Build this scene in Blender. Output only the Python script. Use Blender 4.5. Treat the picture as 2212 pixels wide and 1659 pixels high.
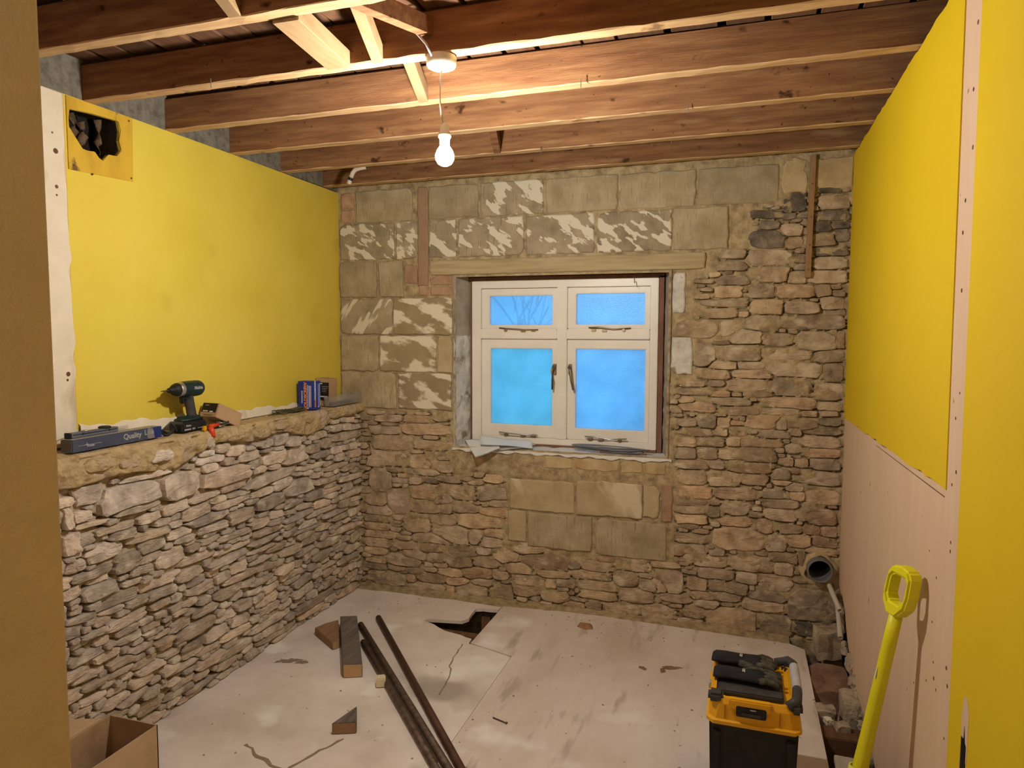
import bpy, bmesh, math, random
import numpy as np
from mathutils import Vector, Matrix, Euler

for o in list(bpy.data.objects):
    bpy.data.objects.remove(o, do_unlink=True)
SC = bpy.context.scene
COL = SC.collection

# ------------------------------------------------------------------ camera
cam_d = bpy.data.cameras.new('camera')
cam_d.sensor_fit = 'HORIZONTAL'
cam_d.sensor_width = 36.0
cam_d.lens = 36.0 * 1511.8 / 2212.0
cam_d.clip_start = 0.02
cam = bpy.data.objects.new('camera', cam_d)
COL.objects.link(cam)
yaw, pit, rol = .3093, .0732, .0031
fw = Vector((-math.sin(yaw) * math.cos(pit), math.cos(yaw) * math.cos(pit), -math.sin(pit)))
rt = Vector((math.cos(yaw), math.sin(yaw), 0))
up = rt.cross(fw)
r2 = math.cos(rol) * rt + math.sin(rol) * up
u2 = -math.sin(rol) * rt + math.cos(rol) * up
cam.matrix_world = Matrix(((r2.x, u2.x, -fw.x, 0), (r2.y, u2.y, -fw.y, 0), (r2.z, u2.z, -fw.z, 1.584), (0, 0, 0, 1)))
SC.camera = cam

# ------------------------------------------------------------------ world: blue dusk sky
w = bpy.data.worlds.new('dusk_sky')
SC.world = w
w.use_nodes = True
bg = w.node_tree.nodes['Background']
bg.inputs[0].default_value = (.11, .45, .92, 1)
bg.inputs[1].default_value = .66

# ------------------------------------------------------------------ exposure
vs = SC.view_settings
vs.view_transform = 'Standard'
vs.look = 'None'
vs.gamma = 1.0
vs.use_curve_mapping = False
vs.exposure = 1.15
BULB_STRENGTH = 790.0
BULB_COLOR = (1.0, .925, .80)
BULB_POS = Vector((-.898, 2.10, 2.150))

# added fill light, unseen behind the camera, brightens the near wall end
fill_l = bpy.data.lights.new('added_fill_light', 'POINT')
fill_l.energy = 7.0
fill_l.color = (1, .9, .76)
fill_l.shadow_soft_size = .08
fill_lo = bpy.data.objects.new('added_fill_light', fill_l)
fill_lo.location = (-.05, -.9, 2.37)
COL.objects.link(fill_lo)

YB, XL, XR, ZJ = 3.823, -2.344, .525, 2.442      # back wall, left board, right board, joist underside
XS = -2.205                                       # face of the low stone wall on the left
LEDGE = 1.150

# ------------------------------------------------------------------ helpers
rng = random.Random(7)
NP = np.random.RandomState(11)

def link(name, me, mat=None, parent=None, loc=None):
    o = bpy.data.objects.new(name, me)
    COL.objects.link(o)
    if mat is not None and me is not None:
        me.materials.append(mat)
    if parent is not None:
        o.parent = parent
    if loc is not None:
        o.location = loc
    return o

def thing(name, label, cat, loc=(0, 0, 0), rot=(0, 0, 0), group=None):
    o = bpy.data.objects.new(name, None)
    o.empty_display_size = .05
    COL.objects.link(o)
    o.location = loc
    o.rotation_euler = rot
    o['label'] = label
    o['category'] = cat
    if group:
        o['group'] = group
    return o

def tag(o, label, cat, group=None):
    o['label'] = label
    o['category'] = cat
    if group:
        o['group'] = group
    return o

def struct(name, me=None, mat=None, label=None):
    o = bpy.data.objects.new(name, me)
    COL.objects.link(o)
    if me is not None and mat is not None:
        me.materials.append(mat)
    o['kind'] = 'structure'
    if label:
        o['label'] = label
        o['category'] = name.split('_')[0]
    return o

def pyd(name, V, F, smooth=False):
    me = bpy.data.meshes.new(name)
    me.from_pydata([tuple(map(float, v)) for v in V], [], F)
    if smooth:
        me.polygons.foreach_set('use_smooth', [True] * len(me.polygons))
    me.update()
    return me

def bm_mesh(bm, name, smooth=False):
    bmesh.ops.recalc_face_normals(bm, faces=bm.faces)
    me = bpy.data.meshes.new(name)
    bm.to_mesh(me)
    bm.free()
    if smooth:
        me.polygons.foreach_set('use_smooth', [True] * len(me.polygons))
    return me

def b_box(bm, c, s, rot=None, bev=0, seg=2, taper=1.0):
    r = bmesh.ops.create_cube(bm, size=1)
    vs_ = r['verts']
    for v in vs_:
        k = taper if v.co.z > 0 else 1.0
        v.co = Vector((v.co.x * s[0] * k, v.co.y * s[1] * k, v.co.z * s[2]))
    if bev > 0:
        es = list({e for v in vs_ for e in v.link_edges})
        rb = bmesh.ops.bevel(bm, geom=es, offset=bev, segments=seg, affect='EDGES', clamp_overlap=True)
        vs_ = list({v for f in rb['faces'] for v in f.verts} | {v for v in vs_ if v.is_valid})
    M = Matrix.Translation(Vector(c)) @ (Euler(rot).to_matrix().to_4x4() if rot else Matrix.Identity(4))
    bmesh.ops.transform(bm, matrix=M, verts=vs_)
    return vs_

def b_cyl(bm, p0, p1, r0, r1=None, n=16, caps=True):
    r1 = r0 if r1 is None else r1
    p0, p1 = Vector(p0), Vector(p1)
    d = (p1 - p0)
    q = d.to_track_quat('Z', 'Y')
    a = [bm.verts.new(p0 + q @ Vector((r0 * math.cos(t), r0 * math.sin(t), 0))) for t in [2 * math.pi * i / n for i in range(n)]]
    b = [bm.verts.new(p1 + q @ Vector((r1 * math.cos(t), r1 * math.sin(t), 0))) for t in [2 * math.pi * i / n for i in range(n)]]
    for i in range(n):
        bm.faces.new((a[i], a[(i + 1) % n], b[(i + 1) % n], b[i]))
    if caps:
        bm.faces.new(a[::-1])
        bm.faces.new(b)

def b_tube(bm, pts, r, n=8, caps=True):
    pts = [Vector(p) for p in pts]
    rr = r if isinstance(r, (list, tuple)) else [r] * len(pts)
    rings = []
    ref = Vector((0, 0, 1))
    for i, p in enumerate(pts):
        d = (pts[min(i + 1, len(pts) - 1)] - pts[max(i - 1, 0)]).normalized()
        s = d.cross(ref)
        if s.length < 1e-3:
            s = d.cross(Vector((1, 0, 0)))
        s.normalize()
        t = s.cross(d)
        rings.append([bm.verts.new(p + rr[i] * (math.cos(a) * s + math.sin(a) * t)) for a in [2 * math.pi * k / n for k in range(n)]])
    for a, b in zip(rings, rings[1:]):
        for k in range(n):
            bm.faces.new((a[k], a[(k + 1) % n], b[(k + 1) % n], b[k]))
    if caps:
        bm.faces.new(rings[0][::-1])
        bm.faces.new(rings[-1])

def b_lathe(bm, prof, p0, axis, n=24):
    q = Vector(axis).to_track_quat('Z', 'Y')
    p0 = Vector(p0)
    rings = []
    for r, h in prof:
        if r < 1e-6:
            rings.append([bm.verts.new(p0 + q @ Vector((0, 0, h)))])
        else:
            rings.append([bm.verts.new(p0 + q @ Vector((r * math.cos(a), r * math.sin(a), h))) for a in [2 * math.pi * k / n for k in range(n)]])
    for a, b in zip(rings, rings[1:]):
        for k in range(n):
            A = [a[k % len(a)], a[(k + 1) % len(a)], b[(k + 1) % len(b)], b[k % len(b)]]
            u = []
            for v in A:
                if v not in u:
                    u.append(v)
            if len(u) > 2:
                bm.faces.new(u)

def b_prism(bm, pts, vec, holes=()):
    """closed polygon(s) in 3-D, extruded along vec"""
    loops = [list(pts)] + [list(h) for h in holes]
    es = []
    for L in loops:
        vv = [bm.verts.new(p) for p in L]
        for i in range(len(vv)):
            es.append(bm.edges.new((vv[i], vv[(i + 1) % len(vv)])))
    r = bmesh.ops.triangle_fill(bm, use_beauty=True, use_dissolve=False, edges=es)
    fs = [g for g in r['geom'] if isinstance(g, bmesh.types.BMFace)]
    e = bmesh.ops.extrude_face_region(bm, geom=fs)
    nv = [g for g in e['geom'] if isinstance(g, bmesh.types.BMVert)]
    bmesh.ops.translate(bm, verts=nv, vec=Vector(vec))

def boxo(name, c, s, mat, parent=None, rot=None, bev=.002, seg=2, taper=1.0, smooth=False):
    bm = bmesh.new()
    b_box(bm, (0, 0, 0), s, None, bev, seg, taper)
    o = link(name, bm_mesh(bm, name, smooth), mat, parent, c)
    if rot:
        o.rotation_euler = rot
    return o

def prismo(name, pts, vec, mat, parent=None, holes=()):
    bm = bmesh.new()
    b_prism(bm, pts, vec, holes)
    return link(name, bm_mesh(bm, name), mat, parent)

def tubeo(name, pts, r, mat, parent=None, n=10, caps=True):
    bm = bmesh.new()
    b_tube(bm, pts, r, n, caps)
    return link(name, bm_mesh(bm, name, True), mat, parent)

def cylo(name, p0, p1, r0, mat, parent=None, r1=None, n=20):
    bm = bmesh.new()
    b_cyl(bm, p0, p1, r0, r1, n)
    return link(name, bm_mesh(bm, name), mat, parent)

def texto(name, body, size, mat, parent, loc, rot, extrude=.0003, sx=1.0, align='CENTER', bold=.0):
    cu = bpy.data.curves.new('text', 'FONT')
    cu.body = body
    cu.size = size
    cu.extrude = extrude
    cu.offset = bold
    cu.align_x = align
    cu.align_y = 'CENTER'
    t = bpy.data.objects.new('text', cu)
    COL.objects.link(t)
    dg = bpy.context.evaluated_depsgraph_get()
    me = bpy.data.meshes.new_from_object(t.evaluated_get(dg))
    bpy.data.objects.remove(t)
    bpy.data.curves.remove(cu)
    me.name = name
    me.materials.clear()
    o = link(name, me, mat, parent, loc)
    o.rotation_euler = rot
    o.scale = (sx, 1, 1)
    return o

# ------------------------------------------------------------------ numpy value noise
_H = np.random.RandomState(3).rand(64, 64, 64)
def vnoise(P):
    P = np.asarray(P, float)
    i = np.floor(P).astype(int)
    f = P - i
    f = f * f * (3 - 2 * f)
    out = 0
    for dx in (0, 1):
        for dy in (0, 1):
            for dz in (0, 1):
                wgt = np.abs(1 - dx - f[..., 0]) * np.abs(1 - dy - f[..., 1]) * np.abs(1 - dz - f[..., 2])
                out = out + wgt * _H[(i[..., 0] + dx) % 64, (i[..., 1] + dy) % 64, (i[..., 2] + dz) % 64]
    return out * 2 - 1

def fbm(P, s, o=3):
    P = np.asarray(P, float)
    t = 0
    a = 1
    for k in range(o):
        t = t + a * vnoise(P * s + 13.7 * k)
        s *= 2.1
        a *= .5
    return t / 1.6

# ------------------------------------------------------------------ materials
def ramp(nt, stops):
    n = nt.nodes.new('ShaderNodeValToRGB')
    el = n.color_ramp.elements
    while len(el) > 1:
        el.remove(el[-1])
    el[0].position, el[0].color = stops[0][0], (*stops[0][1], 1)
    for p, c in stops[1:]:
        e = el.new(p)
        e.color = (*c, 1)
    return n

def mk(name, cols, scale=8, stretch=(1, 1, 1), detail=6, rough=.8, bump=.2, bscale=60, bstretch=(1, 1, 1), vary=0.0, metal=0, spots=None, spec=.3, dist=.0, hue=None, coat=0, rotz=None):
    m = bpy.data.materials.new(name)
    m.use_nodes = True
    nt = m.node_tree
    N, L = nt.nodes, nt.links
    bs = N['Principled BSDF']
    bs.inputs['Roughness'].default_value = rough
    bs.inputs['Metallic'].default_value = metal
    bs.inputs['Specular IOR Level'].default_value = spec
    bs.inputs['Coat Weight'].default_value = coat
    if not isinstance(cols[0], (tuple, list)):
        cols = [cols]
    tc = N.new('ShaderNodeTexCoord')
    mp = N.new('ShaderNodeMapping')
    mp.inputs['Scale'].default_value = stretch
    if rotz is not None:
        mp.inputs['Rotation'].default_value = rotz
    L.new(tc.outputs['Object'], mp.inputs[0])
    oi = N.new('ShaderNodeObjectInfo')
    vm = N.new('ShaderNodeVectorMath')
    vm.operation = 'MULTIPLY_ADD'
    L.new(oi.outputs['Random'], vm.inputs[0])
    vm.inputs[1].default_value = (37, 59, 83)
    L.new(mp.outputs[0], vm.inputs[2])
    nz = N.new('ShaderNodeTexNoise')
    nz.inputs['Scale'].default_value = scale
    nz.inputs['Detail'].default_value = detail
    nz.inputs['Roughness'].default_value = .6
    nz.inputs['Distortion'].default_value = dist
    L.new(vm.outputs[0], nz.inputs['Vector'])
    k = len(cols)
    rp = ramp(nt, [(.30 + .40 * i / max(k - 1, 1), c) for i, c in enumerate(cols)])
    L.new(nz.outputs['Fac'], rp.inputs[0])
    col = rp.outputs[0]
    if vary:
        hv = N.new('ShaderNodeHueSaturation')
        mr = N.new('ShaderNodeMapRange')
        mr.inputs['To Min'].default_value = 1 - vary
        mr.inputs['To Max'].default_value = 1 + vary
        L.new(oi.outputs['Random'], mr.inputs[0])
        L.new(mr.outputs[0], hv.inputs['Value'])
        L.new(col, hv.inputs['Color'])
        col = hv.outputs[0]
        if hue:
            # second random tint per object
            mt = N.new('ShaderNodeMath')
            mt.operation = 'MULTIPLY'
            mt.inputs[1].default_value = 17.31
            fr = N.new('ShaderNodeMath')
            fr.operation = 'FRACT'
            L.new(oi.outputs['Random'], mt.inputs[0])
            L.new(mt.outputs[0], fr.inputs[0])
            th = ramp(nt, [(0, hue[0])] + [(i / (len(hue) - 1), c) for i, c in enumerate(hue)][1:])
            th.color_ramp.interpolation = 'LINEAR'
            L.new(fr.outputs[0], th.inputs[0])
            mx = N.new('ShaderNodeMix')
            mx.data_type = 'RGBA'
            mx.blend_type = 'MULTIPLY'
            mx.inputs[0].default_value = 1
            L.new(col, mx.inputs[6])
            L.new(th.outputs[0], mx.inputs[7])
            col = mx.outputs[2]
    for sp in (spots or []):
        # sp: colour, scale, stretch, threshold low, high, rotation
        mp2 = N.new('ShaderNodeMapping')
        mp2.vector_type = 'TEXTURE' if False else 'POINT'
        mp2.inputs['Scale'].default_value = sp[2]
        mp2.inputs['Rotation'].default_value = sp[5] if len(sp) > 5 else (0, 0, 0)
        vm2 = N.new('ShaderNodeVectorMath')
        vm2.operation = 'MULTIPLY_ADD'
        L.new(oi.outputs['Random'], vm2.inputs[0])
        vm2.inputs[1].default_value = (91, 23, 47)
        if len(sp) > 5:
            # rotate first, then stretch
            rt_ = N.new('ShaderNodeVectorRotate')
            rt_.rotation_type = 'EULER_XYZ'
            rt_.inputs['Rotation'].default_value = sp[5]
            mp2.inputs['Rotation'].default_value = (0, 0, 0)
            L.new(tc.outputs['Object'], rt_.inputs['Vector'])
            L.new(rt_.outputs[0], mp2.inputs[0])
        else:
            L.new(tc.outputs['Object'], mp2.inputs[0])
        L.new(mp2.outputs[0], vm2.inputs[2])
        n2 = N.new('ShaderNodeTexNoise')
        n2.inputs['Scale'].default_value = sp[1]
        n2.inputs['Detail'].default_value = sp[6] if len(sp) > 6 else 3
        L.new(vm2.outputs[0], n2.inputs['Vector'])
        r2_ = ramp(nt, [(sp[3], (0, 0, 0)), (sp[4], (1, 1, 1))])
        L.new(n2.outputs['Fac'], r2_.inputs[0])
        mx = N.new('ShaderNodeMix')
        mx.data_type = 'RGBA'
        L.new(r2_.outputs[0], mx.inputs[0])
        L.new(col, mx.inputs[6])
        mx.inputs[7].default_value = (*sp[0], 1)
        col = mx.outputs[2]
    L.new(col, bs.inputs['Base Color'])
    if bump:
        mb = N.new('ShaderNodeMapping')
        mb.inputs['Scale'].default_value = bstretch
        L.new(tc.outputs['Object'], mb.inputs[0])
        nb = N.new('ShaderNodeTexNoise')
        nb.inputs['Scale'].default_value = bscale
        nb.inputs['Detail'].default_value = 6
        nb.inputs['Roughness'].default_value = .65
        L.new(mb.outputs[0], nb.inputs['Vector'])
        bu = N.new('ShaderNodeBump')
        bu.inputs['Strength'].default_value = bump
        bu.inputs['Distance'].default_value = .01
        L.new(nb.outputs['Fac'], bu.inputs['Height'])
        L.new(bu.outputs[0], bs.inputs['Normal'])
    return m

def plain(name, c, rough=.5, metal=0, spec=.4, alpha=None):
    return mk(name, [tuple(x * .9 for x in c), tuple(min(1, x * 1.08) for x in c)], scale=25, rough=rough, metal=metal, bump=.05, bscale=200, spec=spec)

STONE = mk('rubble_stone', [(0.258, 0.195, 0.135), (0.439, 0.349, 0.248), (0.575, 0.470, 0.338)], scale=14, detail=8, rough=.92, bump=.6, bscale=85, bstretch=(1, 1, 1.7), vary=.30,
           hue=[(1, .93, .82), (.92, .9, .9), (1.08, .97, .84), (.95, .95, .97), (1.02, .86, .74)],
           spots=[((0.635, 0.535, 0.396), 9, (1, 1, 1.6), .56, .74)])
STONE_DARK = mk('sooty_stone', [(0.072, 0.057, 0.045), (0.169, 0.135, 0.105), (0.312, 0.243, 0.182)], scale=16, rough=.92, bump=.5, bscale=45, vary=.25)
STONE_L = mk('greyish_rubble_stone', [(0.325, 0.274, 0.234), (0.552, 0.478, 0.408), (0.715, 0.636, 0.555)], scale=14, detail=8, rough=.92, bump=.6, bscale=85, bstretch=(1, 1, 1.7), vary=.30,
           hue=[(1, .95, .88), (.9, .9, .93), (1.08, 1, .9), (.95, .95, .99), (1.0, .9, .84)],
           spots=[((0.812, 0.724, 0.623), 9, (1, 1, 1.6), .56, .74)])
MORTAR = mk('crumbly_mortar', [(0.233, 0.173, 0.104), (0.437, 0.337, 0.199), (0.583, 0.470, 0.286)], scale=22, detail=10, rough=1, bump=1.0, bscale=70, spec=.1)
MORTAR_L = mk('dusty_mortar', [(0.293, 0.223, 0.166), (0.508, 0.413, 0.305), (0.662, 0.544, 0.416)], scale=22, detail=10, rough=1, bump=1.0, bscale=70, spec=.1)
OCHRE = mk('ochre_mortar', [(0.395, 0.282, 0.138), (0.551, 0.416, 0.233), (0.645, 0.505, 0.314)], scale=26, detail=10, rough=1, bump=1.0, bscale=85, spec=.1,
           spots=[((0.546, 0.425, 0.306), 9, (1, 1, 1), .52, .60)])
SMEAR = mk('tan_render', [(0.375, 0.280, 0.149), (0.500, 0.384, 0.216), (0.575, 0.455, 0.277)], scale=9, detail=9, rough=1, bump=.5, bscale=40, spec=.1,
           spots=[((.46, .29, .16), 5, (1, 1, 1), .60, .68)])
BLOCK = mk('concrete_block', [(0.284, 0.226, 0.142), (0.389, 0.315, 0.205), (0.462, 0.383, 0.263)], scale=9, detail=8, rough=.95, bump=.3, bscale=90, vary=.10, spec=.1,
           spots=[((.27, .215, .14), 9, (15, 15, 1.3), .60, .70)])
BLOCK_P = mk('paint_splashed_block', [(0.242, 0.196, 0.132), (0.352, 0.286, 0.196), (0.418, 0.347, 0.241)], scale=9, detail=8, rough=.95, bump=.3, bscale=90, vary=.10, spec=.1,
           spots=[((.23, .18, .12), 9, (15, 15, 1.3), .60, .70), ((0.660, 0.605, 0.494), 15, (.55, 1, 1.35), .530, .552, (0, -.62, 0), 3)])
BLOCK_PR = mk('fan_splashed_block', [(0.242, 0.196, 0.132), (0.352, 0.286, 0.196), (0.418, 0.347, 0.241)], scale=9, detail=8, rough=.95, bump=.3, bscale=90, vary=.10, spec=.1,
           spots=[((0.638, 0.582, 0.460), 13, (.45, 1, 2.0), .54, .59, (0, .95, 0), 2)])
BLOCK_W = mk('whitewashed_block', [(0.286, 0.224, 0.132), (0.374, 0.297, 0.190)], scale=9, detail=8, rough=.95, bump=.3, bscale=70, vary=.08, spec=.1,
           spots=[((0.704, 0.644, 0.517), 7, (.8, 1, 1.8), .46, .52, (0, -.3, 0), 4)])
BLOCK_T = mk('tan_block', [(0.378, 0.294, 0.168), (0.462, 0.367, 0.221), (0.525, 0.430, 0.284)], scale=9, detail=8, rough=.95, bump=.35, bscale=70, vary=.06, spec=.1,
           spots=[((0.609, 0.525, 0.389), 6, (1, 1, .35), .61, .66, (0, .45, 0), 3)])
PAINTW = mk('flaking_white_paint', [(.42, .40, .37), (.60, .58, .54), (.70, .68, .64)], scale=16, detail=8, rough=.9, bump=.8, bscale=50, spec=.1,
            spots=[((.30, .25, .19), 12, (1, 1, 1), .60, .68)])
PLASTERG = mk('grey_reveal_plaster', [(.26, .22, .17), (.36, .31, .25), (.42, .37, .30)], scale=12, rough=.95, bump=.4, bscale=60, spec=.1)
BRICK = mk('red_brick', [(.32, .19, .12), (.42, .265, .175), (.47, .33, .23)], scale=18, rough=.95, bump=.4, bscale=80, vary=.15, spec=.1)
REDPL = mk('pink_chase_plaster', [(.30, .19, .125), (.37, .235, .16)], scale=14, rough=.95, bump=.3, bscale=60, spec=.1)
GREYREND = mk('rough_grey_render', [(0.130, 0.118, 0.099), (0.225, 0.206, 0.174), (0.285, 0.260, 0.222)], scale=30, rough=1, bump=.9, bscale=90, spec=.05)
YELLOW = mk('yellow_paint', [(0.647, 0.503, 0.058), (0.686, 0.544, 0.071), (0.715, 0.573, 0.093)], scale=2.2, detail=4, rough=.62, bump=.10, bscale=160, spec=.25,
            spots=[((0.568, 0.433, 0.060), 3, (1, 1, 1), .62, .80)])
YELLOW_R = mk('yellow_wall_paint', [(0.686, 0.475, 0.007), (0.725, 0.514, 0.011)], scale=2.2, detail=4, rough=.62, bump=.08, bscale=160, spec=.25)
YELLOW_OLD = mk('stained_yellow_paint', [(.46, .28, .028), (.60, .385, .04), (.66, .43, .05)], scale=9, rough=.7, bump=.15, bscale=90, spec=.2, stretch=(1, 1, .4),
            spots=[((.16, .09, .03), 14, (1, 1, .6), .66, .72)])
PINKPL = mk('bare_pink_plaster', [(.63, .455, .32), (.66, .48, .34), (.69, .51, .365)], scale=4, stretch=(2.5, 2.5, .35), detail=4, rough=.9, bump=.08, bscale=90, spec=.1,
            spots=[((0.280, 0.181, 0.112), 26, (1, 1, .6), .735, .76)])
WHITEPL = mk('white_plaster', [(.66, .59, .48), (.74, .67, .55)], scale=10, rough=.9, bump=.15, bscale=60, spec=.1,
            spots=[((.52, .44, .33), 7, (1, 1, .5), .62, .72)])
JAMBPT = mk('jamb_yellow_paint', [(.74, .59, .56), (.80, .64, .61)], scale=14, rough=.8, bump=.35, bscale=90, spec=.15)
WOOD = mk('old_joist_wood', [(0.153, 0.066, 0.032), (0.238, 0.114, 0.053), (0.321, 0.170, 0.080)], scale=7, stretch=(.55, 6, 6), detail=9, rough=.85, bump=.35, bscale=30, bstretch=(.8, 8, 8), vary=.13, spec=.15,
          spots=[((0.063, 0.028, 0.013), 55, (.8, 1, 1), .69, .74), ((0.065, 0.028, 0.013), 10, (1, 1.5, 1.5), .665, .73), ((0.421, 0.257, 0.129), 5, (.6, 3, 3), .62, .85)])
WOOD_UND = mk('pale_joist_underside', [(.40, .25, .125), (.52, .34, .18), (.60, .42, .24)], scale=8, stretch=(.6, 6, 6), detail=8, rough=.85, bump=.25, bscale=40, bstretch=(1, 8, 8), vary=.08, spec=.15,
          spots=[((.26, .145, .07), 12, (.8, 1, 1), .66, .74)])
WOOD_DARK = mk('dark_board_wood', [(.10, .05, .03), (.17, .09, .05)], scale=7, stretch=(6, .55, 6), rough=.9, bump=.2, vary=.3, spec=.1)
WOOD_NEW = mk('pale_strut_wood', [(0.250, 0.156, 0.076), (0.304, 0.199, 0.105), (0.330, 0.230, 0.134)], scale=6, stretch=(6, .8, 6), detail=7, rough=.8, bump=.15, bscale=40, bstretch=(8, 1, 8), spec=.15,
          spots=[((0.161, 0.087, 0.040), 16, (1, .7, 1), .70, .75)])
WOOD_GREY = mk('weathered_timber', [(.085, .07, .062), (.15, .125, .11), (.20, .17, .15)], scale=10, stretch=(5, .7, 5), detail=8, rough=.85, bump=.3, bscale=40, bstretch=(8, .8, 8), spec=.2)
WOOD_BR = mk('brown_offcut', [(.24, .14, .08), (.34, .21, .12)], scale=9, stretch=(5, 1, 5), rough=.85, bump=.2, spec=.15)
WOOD_END = mk('sawn_end_grain', [(.42, .27, .13), (.52, .35, .18)], scale=20, rough=.85, bump=.2, spec=.1)
WOOD_LINT = mk('lintel_timber', [(.34, .26, .145), (.44, .345, .20), (.50, .40, .25)], scale=6, stretch=(.6, 4, 9), detail=8, rough=.95, bump=.35, bscale=40, bstretch=(.8, 6, 9), spec=.1)
WOOD_RED = mk('red_brown_wood', [(.16, .075, .05), (.25, .125, .085)], scale=10, stretch=(4, 4, .8), rough=.8, bump=.2, spec=.2)
LATH = mk('batten_wood', [(.26, .15, .075), (.35, .21, .115)], scale=10, stretch=(5, 5, .8), rough=.85, bump=.2, spec=.15)
SCREED = mk('dusty_floor', [(0.579, 0.505, 0.457), (0.724, 0.649, 0.613), (0.840, 0.776, 0.759)], scale=2.6, detail=9, rough=.93, bump=.18, bscale=35, spec=.12,
            spots=[((0.434, 0.375, 0.340), 2.4, (1, 1, 1), .62, .72), ((0.850, 0.833, 0.782), 3.7, (1, 1, 1), .60, .70), ((0.318, 0.256, 0.213), 38, (1, 1, 1), .745, .77)])
PLY = mk('dusty_plywood', [(0.577, 0.485, 0.428), (0.691, 0.605, 0.562), (0.778, 0.703, 0.683)], scale=3, stretch=(1, .5, 1), detail=9, rough=.92, bump=.14, bscale=40, spec=.12,
            spots=[((0.476, 0.396, 0.346), 6, (2.2, .5, 1), .61, .72), ((0.850, 0.807, 0.836), 3.0, (1, 1, 1), .62, .74), ((0.346, 0.259, 0.204), 30, (1, 1, 1), .735, .765)])
DIRT = mk('subfloor_dirt', [(.07, .048, .032), (.14, .095, .062), (.20, .145, .10)], scale=14, detail=10, rough=1, bump=1, bscale=50, spec=.05)
VOID = mk('unlit_void', [(.012, .010, .009), (.03, .026, .022)], scale=9, rough=1, bump=.2, spec=.05)  # near-black paints the unlit depth of pipe bores, wall cavity and attic
GLOSSW = mk('cream_gloss_paint', [(0.756, 0.717, 0.658), (0.830, 0.794, 0.742)], scale=8, rough=.35, bump=.05, bscale=60, spec=.4)
SILLW = mk('white_sill_paint', [(.62, .60, .57), (.74, .73, .70)], scale=14, rough=.7, bump=.3, bscale=60, spec=.2)
BRASS = mk('tarnished_metal', [(.24, .17, .10), (.36, .27, .17)], scale=20, rough=.4, metal=.8, bump=.05)
IRON = mk('rusty_conduit', [(.075, .05, .04), (.14, .095, .075), (.20, .15, .125)], scale=12, stretch=(3, 3, 3), rough=.55, metal=.55, bump=.25, bscale=120)
IRON2 = mk('brown_rusty_conduit', [(.075, .038, .026), (.13, .07, .048)], scale=12, rough=.6, metal=.45, bump=.3, bscale=120)
STEEL = mk('steel', [(.45, .44, .43), (.58, .57, .56)], scale=20, rough=.35, metal=.9, bump=.04)
BLACKP = mk('black_plastic', [(.008, .008, .009), (.018, .017, .017)], scale=30, rough=.55, bump=.15, bscale=150, spec=.35)
GREYP = mk('dark_grey_plastic', [(.035, .034, .036), (.06, .058, .06)], scale=22, rough=.55, bump=.1, bscale=120, spec=.35)
LGREYP = mk('pale_grey_grip', [(.40, .39, .42), (.50, .49, .52)], scale=22, rough=.6, bump=.1, bscale=120, spec=.3)
YELP = mk('orange_yellow_plastic', [(.74, .36, .008), (.80, .42, .014)], scale=12, rough=.45, bump=.05, spec=.4)
LIMEP = mk('lemon_yellow_plastic', [(.70, .66, .006), (.78, .73, .012), (.80, .76, .03)], scale=6, rough=.4, bump=.06, spec=.4)
LIMEP2 = mk('pale_lemon_plastic', [(.72, .69, .10), (.78, .75, .16)], scale=6, rough=.5, bump=.06, spec=.4)
TEAL = mk('dark_teal_plastic', [(0.006, 0.020, 0.021), (0.010, 0.031, 0.031)], scale=15, rough=.4, bump=.06, spec=.45)
CARD = mk('brown_cardboard', [(0.414, 0.269, 0.156), (0.506, 0.338, 0.208)], scale=6, rough=.85, bump=.12, bscale=80, bstretch=(1, 1, .1), spec=.1)
CARD_IN = mk('box_cardboard', [(0.360, 0.237, 0.143), (0.480, 0.338, 0.215), (0.540, 0.388, 0.260)], scale=5, rough=.85, bump=.12, bscale=80, spec=.1)
NAVY = mk('navy_card', [(.020, .030, .085), (.03, .042, .12)], scale=8, rough=.5, bump=.05, spec=.4)
BLUEB = mk('royal_blue_card', [(.012, .03, .27), (.02, .045, .34)], scale=8, rough=.45, bump=.04, spec=.4)
WHITEP = mk('white_print', [(.62, .62, .62), (.72, .72, .72)], scale=8, rough=.6, bump=0)
GREYPR = mk('grey_print', [(.34, .34, .35), (.42, .42, .42)], scale=8, rough=.6, bump=0)
ORANGE = mk('orange_print', [(.75, .24, .04), (.82, .28, .06)], scale=8, rough=.6, bump=0)
BLACKL = mk('black_print', [(.012, .010, .009), (.022, .02, .018)], scale=8, rough=.5, bump=0)
REDP = mk('red_plastic', [(.58, .045, .012), (.66, .07, .02)], scale=10, rough=.4, bump=.04)
OLIVE = mk('olive_cord', [(.075, .07, .035), (.14, .13, .07)], scale=30, rough=.9, bump=.2)
PVC = mk('white_pipe_plastic', [(.50, .44, .36), (.60, .54, .45)], scale=12, rough=.45, bump=.05)
DGREYPIPE = mk('grey_soil_pipe', [(.13, .125, .12), (.20, .19, .18)], scale=20, rough=.6, bump=.15)
ROSEW = mk('white_fitting_plastic', [(.62, .58, .50), (.70, .66, .58)], scale=10, rough=.4, bump=.02)
PAPER = mk('white_paper', [(.68, .68, .68), (.76, .76, .76)], scale=6, rough=.85, bump=.05)
CABLE = mk('grey_blue_cable', [(.14, .15, .18), (.22, .23, .27)], scale=20, rough=.5, bump=.05)
GLOVE = mk('dark_work_glove', [(.018, .017, .022), (.035, .033, .042)], scale=18, rough=.9, bump=.5, bscale=90, spec=.15)
GLOVEP = mk('worn_glove_palm', [(.035, .032, .028), (.085, .078, .062), (.15, .14, .11)], scale=30, rough=.85, bump=.6, bscale=70, spec=.15)
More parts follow.
